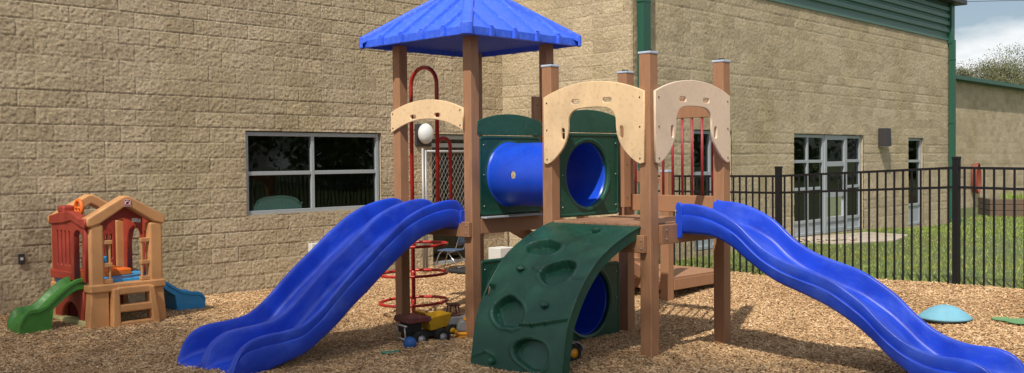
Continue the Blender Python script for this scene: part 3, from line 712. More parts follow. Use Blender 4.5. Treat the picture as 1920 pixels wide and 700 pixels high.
# cream arch panels
def arch_top(x0, x1, ze, zc, n=20):
    w = (x1 - x0) / 2; h = zc - ze; Rr = (w * w + h * h) / (2 * h); c = (x0 + x1) / 2
    return [(c + w * t_, ze + math.sqrt(max(Rr * Rr - (w * t_) ** 2, 0)) - (Rr - h)) for t_ in np.linspace(-1, 1, n)]
def slot(cx, cy, a, b): return rrect(cx - a, cx + a, cy - b, cy + b, min(a, b) * .98, 5)
def U_panel(name, fn, mat, scr):
    W = S
    half = [(0.0, 1.715), (.03, 1.712), (.10, 1.745), (.18, 1.81), (.245, 1.885), (.285, 1.97), (.300, 2.05), (.303, 2.12), (.325, 2.175), (.375, 2.215), (.46, 2.232), (W / 2, 2.236)]
    left = [tuple(p)[:2] for p in cr([(a, b, 0) for a, b in half[1:]], 4)]
    inner = left + [(W - a, b) for a, b in left[::-1]][1:]
    out = [(-.015, 1.725)] + inner + [(W + .015, 1.725)] + arch_top(-.015, W + .015, 2.355, 2.475)[::-1]
    holes = [slot(.40, 2.295, .052, .021), slot(.775, 2.295, .052, .021), slot(.235, 2.0, .021, .055), slot(W - .235, 2.0, .021, .055)]
    o = plate(name, out, holes, .026, fn, mat, ps, .006)
    screws(o, [fn(a, b, scr) for a in (.03, W - .03) for b in (1.76, 2.04, 2.30)], .009)
    return o
U_panel('arch_panel', lambda a, b, d: (-.076 + d, a, b), M['cream'], -.012)
U_panel('arch_panel', lambda a, b, d: (a, -.076 + d, b), M['cream_weak_sun'], -.012)
out = [(2.33 + 1.20 * q, 2.075 + .14 * (1 - (2 * q - 1) ** 2)) for q in np.linspace(0, 1, 20)] + arch_top(2.33, 3.53, 2.31, 2.425)[::-1]
o = plate('arch_panel', out, [slot(2.735, 2.25, .05, .022), slot(3.14, 2.245, .05, .022)], .026, lambda a, b, d: (-.076 + d, a, b), M['cream'], ps, .006)
o['label'] = 'short cream arch over the double slide'
screws(o, [(-.09, a, b) for a in (2.37, 3.49) for b in (2.13, 2.29)], .009)

# green tunnel panels with blue tubes
def tpanel(v, z0, z1_, zc, rad, cap, u0=.055, u1=1.0, uc=.505):
    fn = lambda a, b, d: (a, v + d, b)
    o = plate('tunnel_panel', rrect(u0, u1, z0, z1_, .04), [circle(uc, zc, rad)], .05, fn, M['green'], ps, .012)
    # raised border
    plate('panel_border', rrect(u0 + .003, u1 - .003, z0 + .003, z1_ - .003, .038), [rrect(u0 + .035, u1 - .035, z0 + .035, z1_ - .035, .03)], .062, fn, M['green'], o, .01)
    MB().tube([(uc + (rad + .03) * math.cos(q), v, zc + (rad + .03) * math.sin(q)) for q in np.linspace(0, math.tau, 49)[:-1]], .032, 8, closed=True).build('tunnel_collar', M['green'], o, smooth=True)
    screws(o, [(a, v + sgn * .03, b) for sgn in (-1,) for a in (u0 + .06, u1 - .06) for b in (z0 + .1, zc, z1_ - .1)], .008, 'boltz')
    if cap:
        c = plate('arch_board', [(u0 - .03, z1_ + .006), (u1 + .03, z1_ + .006)] + arch_top(u0 - .03, u1 + .03, z1_ + .15, z1_ + .235)[::-1], [], .026, lambda a, b, d: (a, v - .02 + d, b), M['green_cap'], ps, .005)
        screws(c, [(a, v - .034, b) for a in (u0, u1) for b in (z1_ + .04, z1_ + .12)], .009)
    return o
tpanel(2.262, 1.175, 2.02, 1.605, .322, True); tpanel(1.155, 1.19, 2.02, 1.605, .322, True)
tpanel(2.262, -.15, .705, .325, .335, False); tpanel(1.155, -.15, .70, .325, .335, False)
def tunnel(zc, rad, v0, v1, holes):
    n, mm = 112, 120; V = []; F = []
    for r in (rad, rad - .012):
        for j in range(mm + 1):
            vv = v0 + (v1 - v0) * j / mm
            e = min(vv - v0, v1 - vv); rr = r + .0 + (.014 if e < .05 else 0)
            for k in range(n):
                a = math.tau * k / n; V.append((.505 + rr * math.cos(a), vv, zc + rr * math.sin(a)))
    off = n * (mm + 1)
    def isopen(j, k):
        vv = v0 + (v1 - v0) * (j + .5) / mm; a = math.tau * (k + .5) / n
        for hv, ha in holes:
            da = (a - ha + math.pi) % math.tau - math.pi
            if (vv - hv) ** 2 + (da * rad) ** 2 < .042 ** 2: return True
        return False
    for j in range(mm):
        for k in range(n):
            if isopen(j, k): continue
            a, b, c, d = j * n + k, j * n + (k + 1) % n, (j + 1) * n + (k + 1) % n, (j + 1) * n + k
            F += [(a, b, c, d), (off + a, off + d, off + c, off + b)]
    for k in range(n): F.append((k, off + k, off + (k + 1) % n, (k + 1) % n)); q = mm * n; F.append((q + k, q + (k + 1) % n, off + q + (k + 1) % n, off + q + k))
    return mobj('crawl_tube', V, F, M['blue_tube'], ps, smooth=True)
tunnel(1.605, .335, 1.14, 2.275, [(1.86, math.pi), (1.86, 0)])
tunnel(.325, .345, 1.14, 1.72, [])
MB().disc((.505, 1.69, .325), (.505, 1.71, .325), .34, 40).build('tube_end_cap', M['blue_tube'], ps)
o = MB().box(.08, .98, 2.16, 2.30, 1.146, 1.166).build('ledge', M['panelgrey'], ps, bevel=.006)

# guard panel with bars on the far side of the middle deck
gp = plate('guard_cap', [(.055, 2.16), (S - .055, 2.16)] + arch_top(.055, S - .055, 2.27, 2.37)[::-1], [], .04, lambda a, b, d: (S + .015 + d, a, b), M['lumber'], ps, .006)
beam(S - .01, S + .04, .065, 1.105, 1.22, 1.388)
for k in range(9):
    MB().tube([(S + .015, .115 + .1175 * k, 1.38), (S + .015, .115 + .1175 * k, 2.165)], .0135, 10).build('guard_bar', M['maroon_bar'], ps, smooth=True)
beam(S - .01, S + .04, 2.36, 3.40, 1.9, 2.0)

# hoops and spiral climber
m = MB(); r_ = .024
path = [(.56, 3.95, -.3), (.56, 3.95, 2.66)] + [(.56, 3.715 + .235 * math.cos(a), 2.66 + .21 * math.sin(a)) for a in np.linspace(.2, math.pi - .2, 12)] + [(.56, 3.48, 2.66), (.56, 3.48, 1.12)]
m.tube(path, r_, 12); m.build('climber_hoop', M['red'], ps, smooth=True)
m = MB().tube([(.46, 3.50, 1.1), (.46, 3.5, 1.93)] + [(.56 - .10 * math.cos(a) + .0, 3.5 - .0, 1.93 + .10 * math.sin(a)) for a in np.linspace(.1, math.pi - .1, 12)] + [(.66, 3.5, 1.93), (.66, 3.5, 1.1)], .022, 10)
o = m.build('hand_hoop', M['red'], ps, smooth=True); o.location = (.10, -.02, 0)
for z_, dz_ in ((.75, .015), (.40, .02), (.06, .03)):
    ex, ey = (math.cos(TH), -math.sin(TH)), (math.sin(TH), math.cos(TH))
    rp = lambda a: (.56 + .41 * math.cos(a) * ex[0] + .23 * math.sin(a) * ey[0], 3.95 + .41 * math.cos(a) * ex[1] + .23 * math.sin(a) * ey[1], z_ + dz_ * math.sin(a + .6))
    m = MB().tube([rp(a) for a in np.linspace(0, math.tau, 41)[:-1]], .018, 10, closed=True)
    m.tube([(.56, 3.95, z_), rp(-math.pi / 2)], .016, 8)
    m.disc((.56, 3.95, z_ - .03), (.56, 3.95, z_ + .04), .032, 12)
    m.build('climbing_ring', M['red'], ps, smooth=True)

# slides -------------------------------------------------------------
def sweep_slide(name, xs, rim, bot, section, fn, mat, step_line=None):
    """section(w, rim, bottom) -> closed list of (a,z)"""
    V = []; F = []; n = None
    for w, rz_, bz in zip(xs, rim, bot):
        s_ = section(w, rz_, bz); n = len(s_)
        V += [fn(w, a, z_) for a, z_ in s_]
    for i in range(len(xs) - 1):
        for k in range(n): F.append((i * n + k, i * n + (k + 1) % n, (i + 1) * n + (k + 1) % n, (i + 1) * n + k))
    F += [tuple(range(n - 1, -1, -1)), tuple((len(xs) - 1) * n + k for k in range(n))]
    return V, F
def chute_pts(a0, a1, rz_, fl, first, last):
    """inner profile from rim a0 to rim a1"""
    W = a1 - a0; d = rz_ - fl; P = []
    L_ = ((.014, 0), (.028, -.005), (.037, -.025), (.042, -.07), (.047, -.20), (.055, -.50), (.063, -.74), (.070, -.84), (.084, -.92), (.108, -.968), (.15, -.992), (.20, -1))
    for q, h in L_: P.append((a0 + q, rz_ + (d * h if d > .06 else d * h)))
    P.append(((a0 + a1) / 2, rz_ - d))
    for q, h in L_[::-1]: P.append((a1 - q, rz_ + d * h))
    return P
# right single slide: along -v, cross in u
tabR = [(.07, 1.345), (.2, 1.352), (.34, 1.337), (.49, 1.296), (.65, 1.225), (.74, 1.165), (.835, 1.08), (.936, 1.004), (1.06, .938), (1.18, .890), (1.33, .848), (1.45, .815), (1.56, .775), (1.69, .700), (1.83, .608), (1.975, .474), (2.12, .368), (2.24, .313), (2.40, .275), (2.59, .272), (2.69, .252), (2.78, .20), (2.83, .12), (2.85, .05)]
botR = [(.07, 1.075), (.416, 1.065), (.63, .985), (.76, .891), (.92, .788), (1.07, .709), (1.26, .645), (1.5, .557), (1.72, .443), (1.9, .316), (2.02, .207), (2.15, .121), (2.3, .03), (2.6, -.02), (2.85, -.03)]
flR = [(2.2, .12), (2.35, .085), (2.6, .07), (2.75, .05), (2.85, .01)]
xr, zrim = smooth_tab(tabR, .03); zb_ = np.interp(xr, *smooth_tab(botR, .03)); zb_ = np.minimum(zb_, zrim - .05)
def secR(w, rz_, bz):
    a0, a1 = .305, .955; end = float(smoothstep(2.6, 2.84, np.array(w))); fl = rz_ - .205
    if w > 2.2: fl = interp(flR, w)
    fl = max(fl, bz + .03); fl = min(fl, rz_ - .012)
    ln = max(rz_ - (.105 - .06 * end), bz + .05); hh = rz_ - bz
    P = [(a0 + .05, bz), (a0 + .018, bz + .012), (a0 + .004, bz + .035), (a0 - .004, bz + hh * .4), (a0 - .012, ln - .006), (a0 - .008, ln), (a0 + .006, ln + .004), (a0 + .002, ln + .02), (a0 - .004, rz_ - .02), (a0 + .002, rz_ - .005)]
    P += chute_pts(a0, a1, rz_, fl, 1, 1)
    P += [(a1 - .002, rz_ - .005), (a1 + .004, rz_ - .02), (a1 - .002, ln + .02), (a1 - .006, ln + .004), (a1 + .008, ln), (a1 + .012, ln - .006), (a1 + .004, bz + hh * .4), (a1 - .004, bz + .035), (a1 - .018, bz + .012), (a1 - .05, bz)]
    return P
V, F = sweep_slide('wave_slide', xr, zrim, zb_, secR, lambda w, a, z_: (a, -w, z_), None)
sl = mobj('wave_slide', V, F, M['blue'], ps, smooth=True); 
em = sl.modifiers.new('es', 'EDGE_SPLIT'); em.split_angle = R(50)
# upright mounting flanges at its head
for a in (.292, .935):
    MB().poly([(.055, 1.04), (.10, 1.04), (.115, 1.16), (.115, 1.33), (.09, 1.362), (.055, 1.362)], lambda x, y, d: (a + d, -x - .03, y), 0, .033).build('slide_flange', M['blue'], sl, bevel=.008)
screws(sl, [(.300, -.075, z_) for z_ in (1.12, 1.28)], .009, 'boltz')
# double slide: along -u, cross in v
tabL = [(.035, 1.235), (.07, 1.30), (.12, 1.335), (.22, 1.353), (.39, 1.335), (.61, 1.280), (.82, 1.190), (1.0, 1.07), (1.09, 1.010), (1.29, .852), (1.477, .712), (1.663, .556), (1.815, .420), (1.96, .318), (2.07, .268), (2.25, .242), (2.44, .232), (2.56, .208), (2.65, .155), (2.71, .080), (2.75, -.01), (2.765, -.06)]
botL = [(.035, .98), (.157, 1.06), (.38, 1.038), (.6, .975), (.8, .86), (1.08, .662), (1.276, .509), (1.468, .375), (1.655, .219), (1.837, .10), (2.01, .0), (2.24, -.06), (2.5, -.12), (2.765, -.15)]
flL = [(1.9, .125), (2.0, .065), (2.12, .015), (2.3, -.01), (2.5, -.025), (2.65, -.05), (2.765, -.095)]
xl, zl = smooth_tab(tabL, .03, 1); zbl = np.interp(xl, *smooth_tab(botL, .03)); zbl = np.minimum(zbl, zl - .05)
def secL(w, rz_, bz):
    a0, am, a1 = 2.375, 2.872, 3.37; end = float(smoothstep(2.5, 2.76, np.array(w)))
    fl = rz_ - .235 if w < 1.9 else interp(flL, w)
    fl = max(fl, bz + .025); fl = min(fl, rz_ - .012); hh = rz_ - bz; ln = max(rz_ - .10 * (1 - .6 * end), bz + .05)
    P = [(a0 + .06, bz), (a0 + .024, bz + .012), (a0 + .006, bz + .04), (a0 - .002, bz + hh * .4), (a0 - .008, ln - .006), (a0 - .005, ln), (a0 + .004, ln + .004), (a0 + .002, ln + .02), (a0 - .004, rz_ - .02), (a0 + .002, rz_ - .005)]
    P += chute_pts(a0, am, rz_, fl, 1, 1); P += chute_pts(am, a1, rz_, fl, 1, 1)
    P += [(a1 - .002, rz_ - .005), (a1 + .004, rz_ - .02), (a1 - .002, ln + .02), (a1 - .004, ln + .004), (a1 + .005, ln), (a1 + .008, ln - .006), (a1 + .002, bz + hh * .4), (a1 - .006, bz + .04), (a1 - .024, bz + .012), (a1 - .06, bz)]
    return P
# each chute bows forward at its exit
def fnL(w, a, z_):
    c = abs(((a - 2.375) / .4975) % 1 - .5) * 2; bow = .06 * (1 - c ** 3) * float(smoothstep(2.45, 2.76, np.array(w)))
    return (-w - bow, a, z_ )
V, F = sweep_slide('double_slide', xl, zl, zbl, secL, fnL, None)
dsl = mobj('double_slide', V, F, M['blueL'], ps, smooth=True)
em = dsl.modifiers.new('es', 'EDGE_SPLIT'); em.split_angle = R(50)
for a in (2.345, 3.362):
    MB().poly([(.02, .985), (.075, .985), (.075, 1.04), (.06, 1.05), (.09, 1.14), (.075, 1.24), (.02, 1.24)], lambda x, y, d: (-x - .035, a + d, y), 0, .03).build('slide_flange', M['blue'], dsl, bevel=.007)

# rock climber -------------------------------------------------------
prof = [(.03, 1.158), (.07, 1.155), (.2, 1.12), (.4, 1.045), (.58, .955), (.72, .856), (.86, .71), (.963, .565), (1.05, .4), (1.09, .233), (1.12, .06), (1.15, -.16)]
pc = cr([(a, b, 0) for a, b in prof], 24); pw = np.array([[p.x, p.y] for p in pc])
seg = np.r_[0, np.cumsum(np.hypot(*np.diff(pw, axis=0).T))]; LT = seg[-1]; NL, NV = 230, 150
ss = np.linspace(0, LT, NL); W_ = np.interp(ss, seg, pw[:, 0]); Z_ = np.interp(ss, seg, pw[:, 1])
for _ in range(14):
    W_[1:-1] = (W_[:-2] + 2 * W_[1:-1] + W_[2:]) / 4; Z_[1:-1] = (Z_[:-2] + 2 * Z_[1:-1] + Z_[2:]) / 4
tw = np.gradient(W_); tz = np.gradient(Z_); ln = np.hypot(tw, tz); nw, nz = -tz / ln, tw / ln   # outward normal (w,z)
def s_of(w, z_): return ss[np.argmin((W_ - w) ** 2 + (Z_ - z_) ** 2)]
va, vb = .055, 1.115
vv = np.linspace(va, vb, NV); SS, VV = np.meshgrid(ss, vv, indexing='ij'); D = np.zeros_like(SS)
D += .003 * (lat(SS, VV, .30, 5) - .5)
def crater(w, z_, v_, rs, rv, dep, rot=0):
    global D
    a = SS - s_of(w, z_); b = VV - v_; c_, s_ = math.cos(rot), math.sin(rot); a, b = a * c_ + b * s_, -a * s_ + b * c_
    ang = np.arctan2(b, a); wob = 1 + .07 * np.sin(2 * ang + w * 9) + .05 * np.sin(3 * ang + v_ * 7) + .02 * np.sin(5 * ang)
    r = np.sqrt((a / rs) ** 2 + (b / rv) ** 2) / wob
    D += -dep * (1 - smoothstep(.90, 1.0, r)) * (.75 + .25 * np.clip(-a / rs, -1, 1)) + .007 * np.exp(-((r - 1.12) / .08) ** 2)
crater(.55, .972, .775, .120, .190, .088, .12); crater(.785, .785, .392, .130, .190, .09, -.05); crater(1.03, .44, .755, .140, .190, .088); crater(1.108, .125, .405, .130, .195, .085)
def groove(pts, dep=.012, wd=.012):
    global D
    P = [(s_of(w, z_), v_) for w, z_, v_ in pts]
    for (a0, b0), (a1, b1) in zip(P, P[1:]):
        dx, dy = a1 - a0, b1 - b0; L2 = dx * dx + dy * dy; t_ = np.clip(((SS - a0) * dx + (VV - b0) * dy) / L2, 0, 1)
        dd = np.hypot(SS - a0 - t_ * dx, VV - b0 - t_ * dy); D = D - dep * np.exp(-(dd / wd) ** 2)
groove([(.36, 1.06, 1.11), (.45, 1.02, .93)]); groove([(1.06, .355, .60), (1.06, .37, .45), (1.045, .40, .30), (1.02, .45, .06)], -.010, .012); groove([(1.065, .335, .61), (1.065, .35, .45), (1.055, .38, .30), (1.03, .43, .06)], .010, .01)
groove([(.77, .803, .72), (.80, .77, .60)]); groove([(.82, .75, .2), (.81, .765, .06)]); groove([(1.127, .02, 1.11), (1.115, .09, .95), (1.119, .06, .85)], -.008, .012); groove([(1.0, .5, .95), (1.07, .33, .80), (1.08, .28, .65)], -.005, .014)
# notch at the left edge
D += -.05 * np.exp(-((SS - s_of(.94, .60)) / .05) ** 4) * smoothstep(1.0, 1.06, VV)
Wd = W_[:, None] + nw[:, None] * D; Zd = Z_[:, None] + nz[:, None] * D
top = np.stack([-Wd, VV, Zd], 2).reshape(-1, 3)
th = .10
bo = np.stack([-(W_[:, None] - nw[:, None] * th + 0 * VV), VV, (Z_[:, None] - nz[:, None] * th) + 0 * VV], 2)
# side skirts step outward slightly
V = np.concatenate([top, bo.reshape(-1, 3)], 0)
i, j = np.meshgrid(np.arange(NL - 1), np.arange(NV - 1), indexing='ij'); k = (i * NV + j).ravel(); o2 = NL * NV
F = [tuple(x) for x in np.stack([k, k + NV, k + NV + 1, k + 1], 1)] + [tuple(x) for x in np.stack([k + o2, k + 1 + o2, k + NV + 1 + o2, k + NV + o2], 1)]
for a in range(NL - 1):
    F += [(a * NV, o2 + a * NV, o2 + (a + 1) * NV, (a + 1) * NV), (a * NV + NV - 1, (a + 1) * NV + NV - 1, o2 + (a + 1) * NV + NV - 1, o2 + a * NV + NV - 1)]
for b in range(NV - 1):
    F += [(b, b + 1, o2 + b + 1, o2 + b), ((NL - 1) * NV + b, o2 + (NL - 1) * NV + b, o2 + (NL - 1) * NV + b + 1, (NL - 1) * NV + b + 1)]
rc_ = mobj('rock_climber', [tuple(x) for x in V], F, M['green'], ps, smooth=True)
em = rc_.modifiers.new('es', 'EDGE_SPLIT'); em.split_angle = R(40)
# rounded edge bead along both sides and top
for vs in (va, vb):
    MB().tube([(-(W_[q] - nw[q] * .006), vs, Z_[q] - nz[q] * .006) for q in range(0, NL, 4)], .011, 8).build('edge_bead', M['green'], rc_, smooth=True)
for w, v_, z_ in ((.24, .41, 1.112), (.795, .818, .785), (.986, .355, .53), (1.13, .853, .01)):
    q = np.argmin((W_ - w) ** 2 + (Z_ - z_) ** 2)
    b = MB().ball((0, 0, 0), .04, 8, 6, (1.0, 1.0, .8)); b.v = [(x * (1 + random.uniform(-.12, .12)), y * (1 + random.uniform(-.12, .12)), z__ * (1 + random.uniform(-.1, .1))) for x, y, z__ in b.v]
    o = b.build('hand_hold', M['green'], rc_, bevel=.003); o.location = (-(W_[q] + nw[q] * .012), v_, Z_[q] + nz[q] * .012)

# transfer station: low platform, posts, steps, sloping rail
for (u, v, zt) in ((2.95, 1.93, 1.6), (4.12, 1.93, .62), (2.95, 3.3, 1.6), (4.12, 3.3, .62)):
    o = MB().box(-PW, PW, -PW, PW, -.3, zt).build('post', M['lumber'], ps, bevel=.009, loc=(u, v, 0))
    MB().box(-PW - .004, PW + .004, -PW - .004, PW + .004, zt - .01, zt + .02).build('post_cap', M['cap'], o, bevel=.005)
o = MB().box(3.0, 4.15, 1.87, 3.30, .25, .29).build('platform', M['lumber_dk'], ps, bevel=.006)
beam(3.02, 4.06, 1.865, 1.915, .125, .262); beam(4.10, 4.15, 1.99, 3.24, .125, .248); beam(2.93, 2.98, 1.99, 3.24, .125, .248)
for k in range(3):
    z_ = .29 + (k + 1) * .22; MB().box(2.62 - k * .42, 2.98 - k * .42, 2.36, 3.24, z_ - .04, z_).build('step', M['lumber_dk'], ps, bevel=.006)
for v_ in (2.33, 3.27): MB().bar((2.92, v_, .32), (1.25, v_, 1.10), .045, .15).build('stringer', M['lumber'], ps, bevel=.006)
for v_, a in ((2.29, 2.03), (3.36, 3.3)): MB().bar((1.25, v_, 1.95), (2.9, a, 1.44), .04, .14).build('hand_rail', M['lumber'], ps, bevel=.006)

# ------------------------------------------------------------------ toy playhouse
E2 = ANG
th_ = empty('toy_playhouse', (-4.59, 10.68, -.03), E2)
tag(th_, 'toy playhouse climber with tan gables, maroon walls and two small slides', 'toy playhouse')
T = M['toytan']; TR = M['toyred']; zt0 = .03
def fb(b0): return lambda x, y, d: (x, b0 + d, y)
def gable(b0, flip, parent):
    W = .83; sgn = -1 if flip else 1
    # roof beam as chevron
    out = [(-.035, 1.12), (.0, 1.10), (.11, 1.135), (W / 2, 1.325), (W - .11, 1.135), (W, 1.10), (W + .035, 1.12), (W + .035, 1.20), (W / 2 + .03, 1.435), (W / 2 - .03, 1.435), (-.035, 1.20)]
    o = plate('gable', out, [], .15, lambda x, y, d: (x, b0 + d, y), T, parent, .02)
    return o
gf = gable(.04, 0, th_); gb = gable(.95, 1, th_)
for x0, x1, b0 in ((-.005, .155, .04), (.675, .835, .04), (-.005, .13, .95), (.70, .835, .95)):
    MB().box(x0, x1, b0 - .065, b0 + .065, .42, 1.13).build('corner_post', T, th_, bevel=.03, seg=3)
# front base: flared legs with ladder
def quad(pts, b0, b1, name='leg', mat=T, bev=.018): return MB().poly(pts, lambda x, y, d: (x, d, y), b0, b1).build(name, mat, th_, bevel=bev, seg=3)
MB().box(-.02, .85, -.055, .13, .385, .475).build('base_ledge', T, th_, bevel=.02, seg=3)
quad([(-.035, -.05), (.20, -.05), (.20, .40), (0, .40)], -.03, .11); quad([(.70, -.05), (.87, -.05), (.83, .40), (.66, .40)], -.03, .11)
quad([(.20, -.05), (.30, -.05), (.285, .42), (.215, .42)], -.10, .0, 'ladder_rail'); quad([(.67, -.05), (.76, -.05), (.69, .42), (.62, .42)], -.10, .0, 'ladder_rail')
for z0, z1_ in ((.345, .43), (.15, .235), (-.04, .045)):
    quad([(.27, z0), (.69, z0), (.67, z1_), (.27, z1_)], -.095, .01, 'ladder_rung')
for x_ in (-.02, .71): MB().box(x_, x_ + .14, .88, 1.02, -.05, .45).build('rear_base', T, th_, bevel=.02)
# inner hand rails at the front opening
for x0, sg in ((.155, 1), (.675, -1)):
    m = MB(); xx = x0 + sg * .075
    m.tube([(xx, .02, .46), (xx, .02, .95)], .017, 10)
    for zz in (.50, .68, .93): m.box(min(x0 - .01 * sg, xx + sg * .02), max(x0 - .01 * sg, xx + sg * .02), -.012, .052, zz - .022, zz + .022)
    m.build('grab_rail', T, th_, bevel=.008)
# maroon left wall with slots and arch doorway
f0 = lambda x, y, d: (-.005 + d, x, y)
door = [(.10, .50), (.10, .98)] + [(.205 - .105 * math.cos(a), .98 + .085 * math.sin(a)) for a in np.linspace(0, math.pi, 12)] + [(.31, .98), (.31, .50)]
out = [(.02, .50)] + door[0:1] + door[1:] + [(.90, .50), (.90, 1.19), (.72, 1.22), (.52, 1.27), (.36, 1.255), (.2, 1.19), (.02, 1.15)]
plate('side_wall', out, [rrect(.405 + k * .105, .445 + k * .105, .66, 1.05, .019) for k in range(4)], .07, f0, TR, th_, .012)
MB().box(-.055, .04, .36, .93, .50, .60).build('wall_ledge', TR, th_, bevel=.018)
plate('top_moulding', [(-.02, 1.09), (.16, 1.12), (.22, 1.14), (.34, 1.17), (.5, 1.14), (.92, 1.11), (.92, 1.21), (.60, 1.26), (.45, 1.275), (.30, 1.26), (.12, 1.20), (-.02, 1.20)], [], .10, lambda x, y, d: (-.01 + d, x, y), TR, th_, .015)
# right wall
f1 = lambda x, y, d: (.835 + d, x, y)
plate('side_wall', [(.06, .50), (.45, .50), (.45, .86), (.50, 1.0), (.62, 1.06), (.74, 1.0), (.80, .86), (.80, .50), (.90, .50), (.90, 1.2), (.06, 1.2)], [rrect(.13 + k * .10, .17 + k * .10, .66, 1.0, .019) for k in range(3)], .07, f1, TR, th_, .012)
# maroon arch inside the front gable and back wall pieces
ar = [(.18, .98), (.22, 1.06)] + [(W_x, 1.06 + .12 * math.sin(a)) for W_x, a in [(.42 - .18 * math.cos(q), q) for q in np.linspace(0, math.pi, 12)]] + [(.62, 1.06), (.66, .98), (.66, 1.22), (.42, 1.36), (.18, 1.22)]
plate('front_arch', ar, [], .05, fb(.13), TR, th_, .01)
plate('back_arch', [(.13, .50), (.27, .50), (.27, .98)] + [(.41 - .14 * math.cos(a), .98 + .10 * math.sin(a)) for a in np.linspace(0, math.pi, 10)] + [(.55, .98), (.55, .50), (.70, .50), (.70, 1.16), (.42, 1.2), (.13, 1.16)], [rrect(.585, .61, .66, .95, .012), rrect(.64, .665, .66, .95, .012)], .06, fb(.92), TR, th_, .01)
MB().box(.10, .24, .82, .88, .48, .95).build('inner_panel', T, th_, bevel=.02)
MB().box(.0, .83, .06, .95, .42, .505).build('floor', M['toyblue'], th_, bevel=.01)
MB().box(.16, .68, .42, .90, .50, .58).build('bench', M['toyorange'], th_, bevel=.02)
MB().box(.0, .12, .32, .90, .50, .59).build('sill', M['toyorange'], th_, bevel=.015)
MB().box(.34, .60, .88, 1.02, .56, .70).build('rear_step', M['toyblue'], th_, bevel=.02)
# crawl arch below, left side
plate('lower_wall', [(.12, -.05), (.2, -.05)] + [(.46 - .24 * math.cos(a), .02 + .24 * math.sin(a)) for a in np.linspace(.1, math.pi - .1, 14)] + [(.76, -.05), (.86, -.05), (.86, .42), (.12, .42)], [], .05, f0, TR, th_, .01)
MB().box(.1, .75, .80, .86, -.05, .40).build('lower_back_wall', TR, th_, bevel=.01)
# steering wheel
m = MB().tube([(.0 + .0, .50 + .085 * math.cos(a), 1.30 + .085 * math.sin(a)) for a in np.linspace(0, math.tau, 25)[:-1]], .022, 8, closed=True)
m.bar((0, .42, 1.30), (0, .58, 1.30), .03); m.bar((0, .5, 1.30), (0, .5, 1.22), .03)
o = m.build('steering_wheel', M['toyorange'], th_, smooth=True); o.location = (.10, -.02, .0)
MB().box(-.05, .09, .55, .72, 1.24, 1.33).build('wheel_mount', TR, th_, bevel=.03)
# emblem and white sticker on the front gable
eb = MB().box(.375, .455, -.043, -.036, 1.315, 1.395).build('emblem', simple('emblem_red', (.45, .03, .05), .4), th_, bevel=.008)
MB().tube([(.415 + .024 * math.cos(a), -.046, 1.352 + .024 * math.sin(a)) for a in np.linspace(-.6, math.pi + .6, 14)], .0045, 6).bar((.40, -.046, 1.335), (.43, -.046, 1.335), .006).build('emblem_mark', M['white'], eb)
MB().tube([(.38, -.044, 1.32), (.45, -.044, 1.32), (.45, -.044, 1.39), (.38, -.044, 1.39)], .003, 6, closed=True).build('emblem_border', M['white'], eb)
MB().box(.53, .60, .098, .104, 1.13, 1.175).box(.605, .635, .098, .104, 1.125, 1.165).build('sticker', M['white'], th_)
# toy slides
def toy_slide(name, prof_, cent, half, mat, fn, foot):
    xs = np.linspace(prof_[0][0], prof_[-1][0], 28); c = cr([(a, b, 0) for a, b in prof_], 8)
    zz = np.interp(xs, [p.x for p in c], [p.y for p in c]); V = []; F = []
    for w, z_ in zip(xs, zz):
        hb = half * (1 + .12 * smoothstep(prof_[-1][0] - .3, prof_[-1][0], w)); rim = z_; fl = z_ - .075
        bt = foot(w, z_)
        pr = [(-hb + .02, bt), (-hb - .004, bt + .012), (-hb, rim - .05), (-hb - .012, rim - .04), (-hb - .008, rim - .008), (-hb + .012, rim), (-hb + .03, rim - .012), (-hb + .045, fl + .015), (-hb + .075, fl), (0, fl + .004)]
        pr = pr + [(-a, b) for a, b in pr[-2::-1]]; n = len(pr)
        V += [fn(w, cent + a, b) for a, b in pr]
    for i in range(len(xs) - 1):
        for k in range(n): F.append((i * n + k, i * n + (k + 1) % n, (i + 1) * n + (k + 1) % n, (i + 1) * n + k))
    F += [tuple(range(n)), tuple((len(xs) - 1) * n + k for k in range(n))][::1]
    o = mobj(name, V, F, mat, th_, smooth=True); e = o.modifiers.new('es', 'EDGE_SPLIT'); e.split_angle = R(48); return o
toy_slide('toy_slide', [(-.03, .545), (.08, .545), (.18, .50), (.30, .405), (.42, .30), (.50, .27), (.60, .265), (.66, .22), (.70, .13)], .27, .155, M['toygreen'], lambda w, c, z_: (-w, c, z_), lambda w, z_: max(z_ - .13, -.03) if w < .36 else (-.0 if w < .66 else -.02))
toy_slide('toy_slide', [(-.03, .50), (.08, .50), (.20, .44), (.34, .34), (.48, .255), (.60, .225), (.72, .205), (.78, .14)], .62, .15, M['toyblue'], lambda w, c, z_: (.84 + w, c, z_), lambda w, z_: (z_ - .12) if w < .42 else -.02)
bd = MB().box(-.38, .38, -.06, .06, 0, .07).build('plastic_board', M['boardy'], None, bevel=.015, loc=(-4.93, 10.98, -.02), rz=R(-38))
tag(bd, 'pale yellow plastic plank lying on the mulch under the toy playhouse', 'plank')

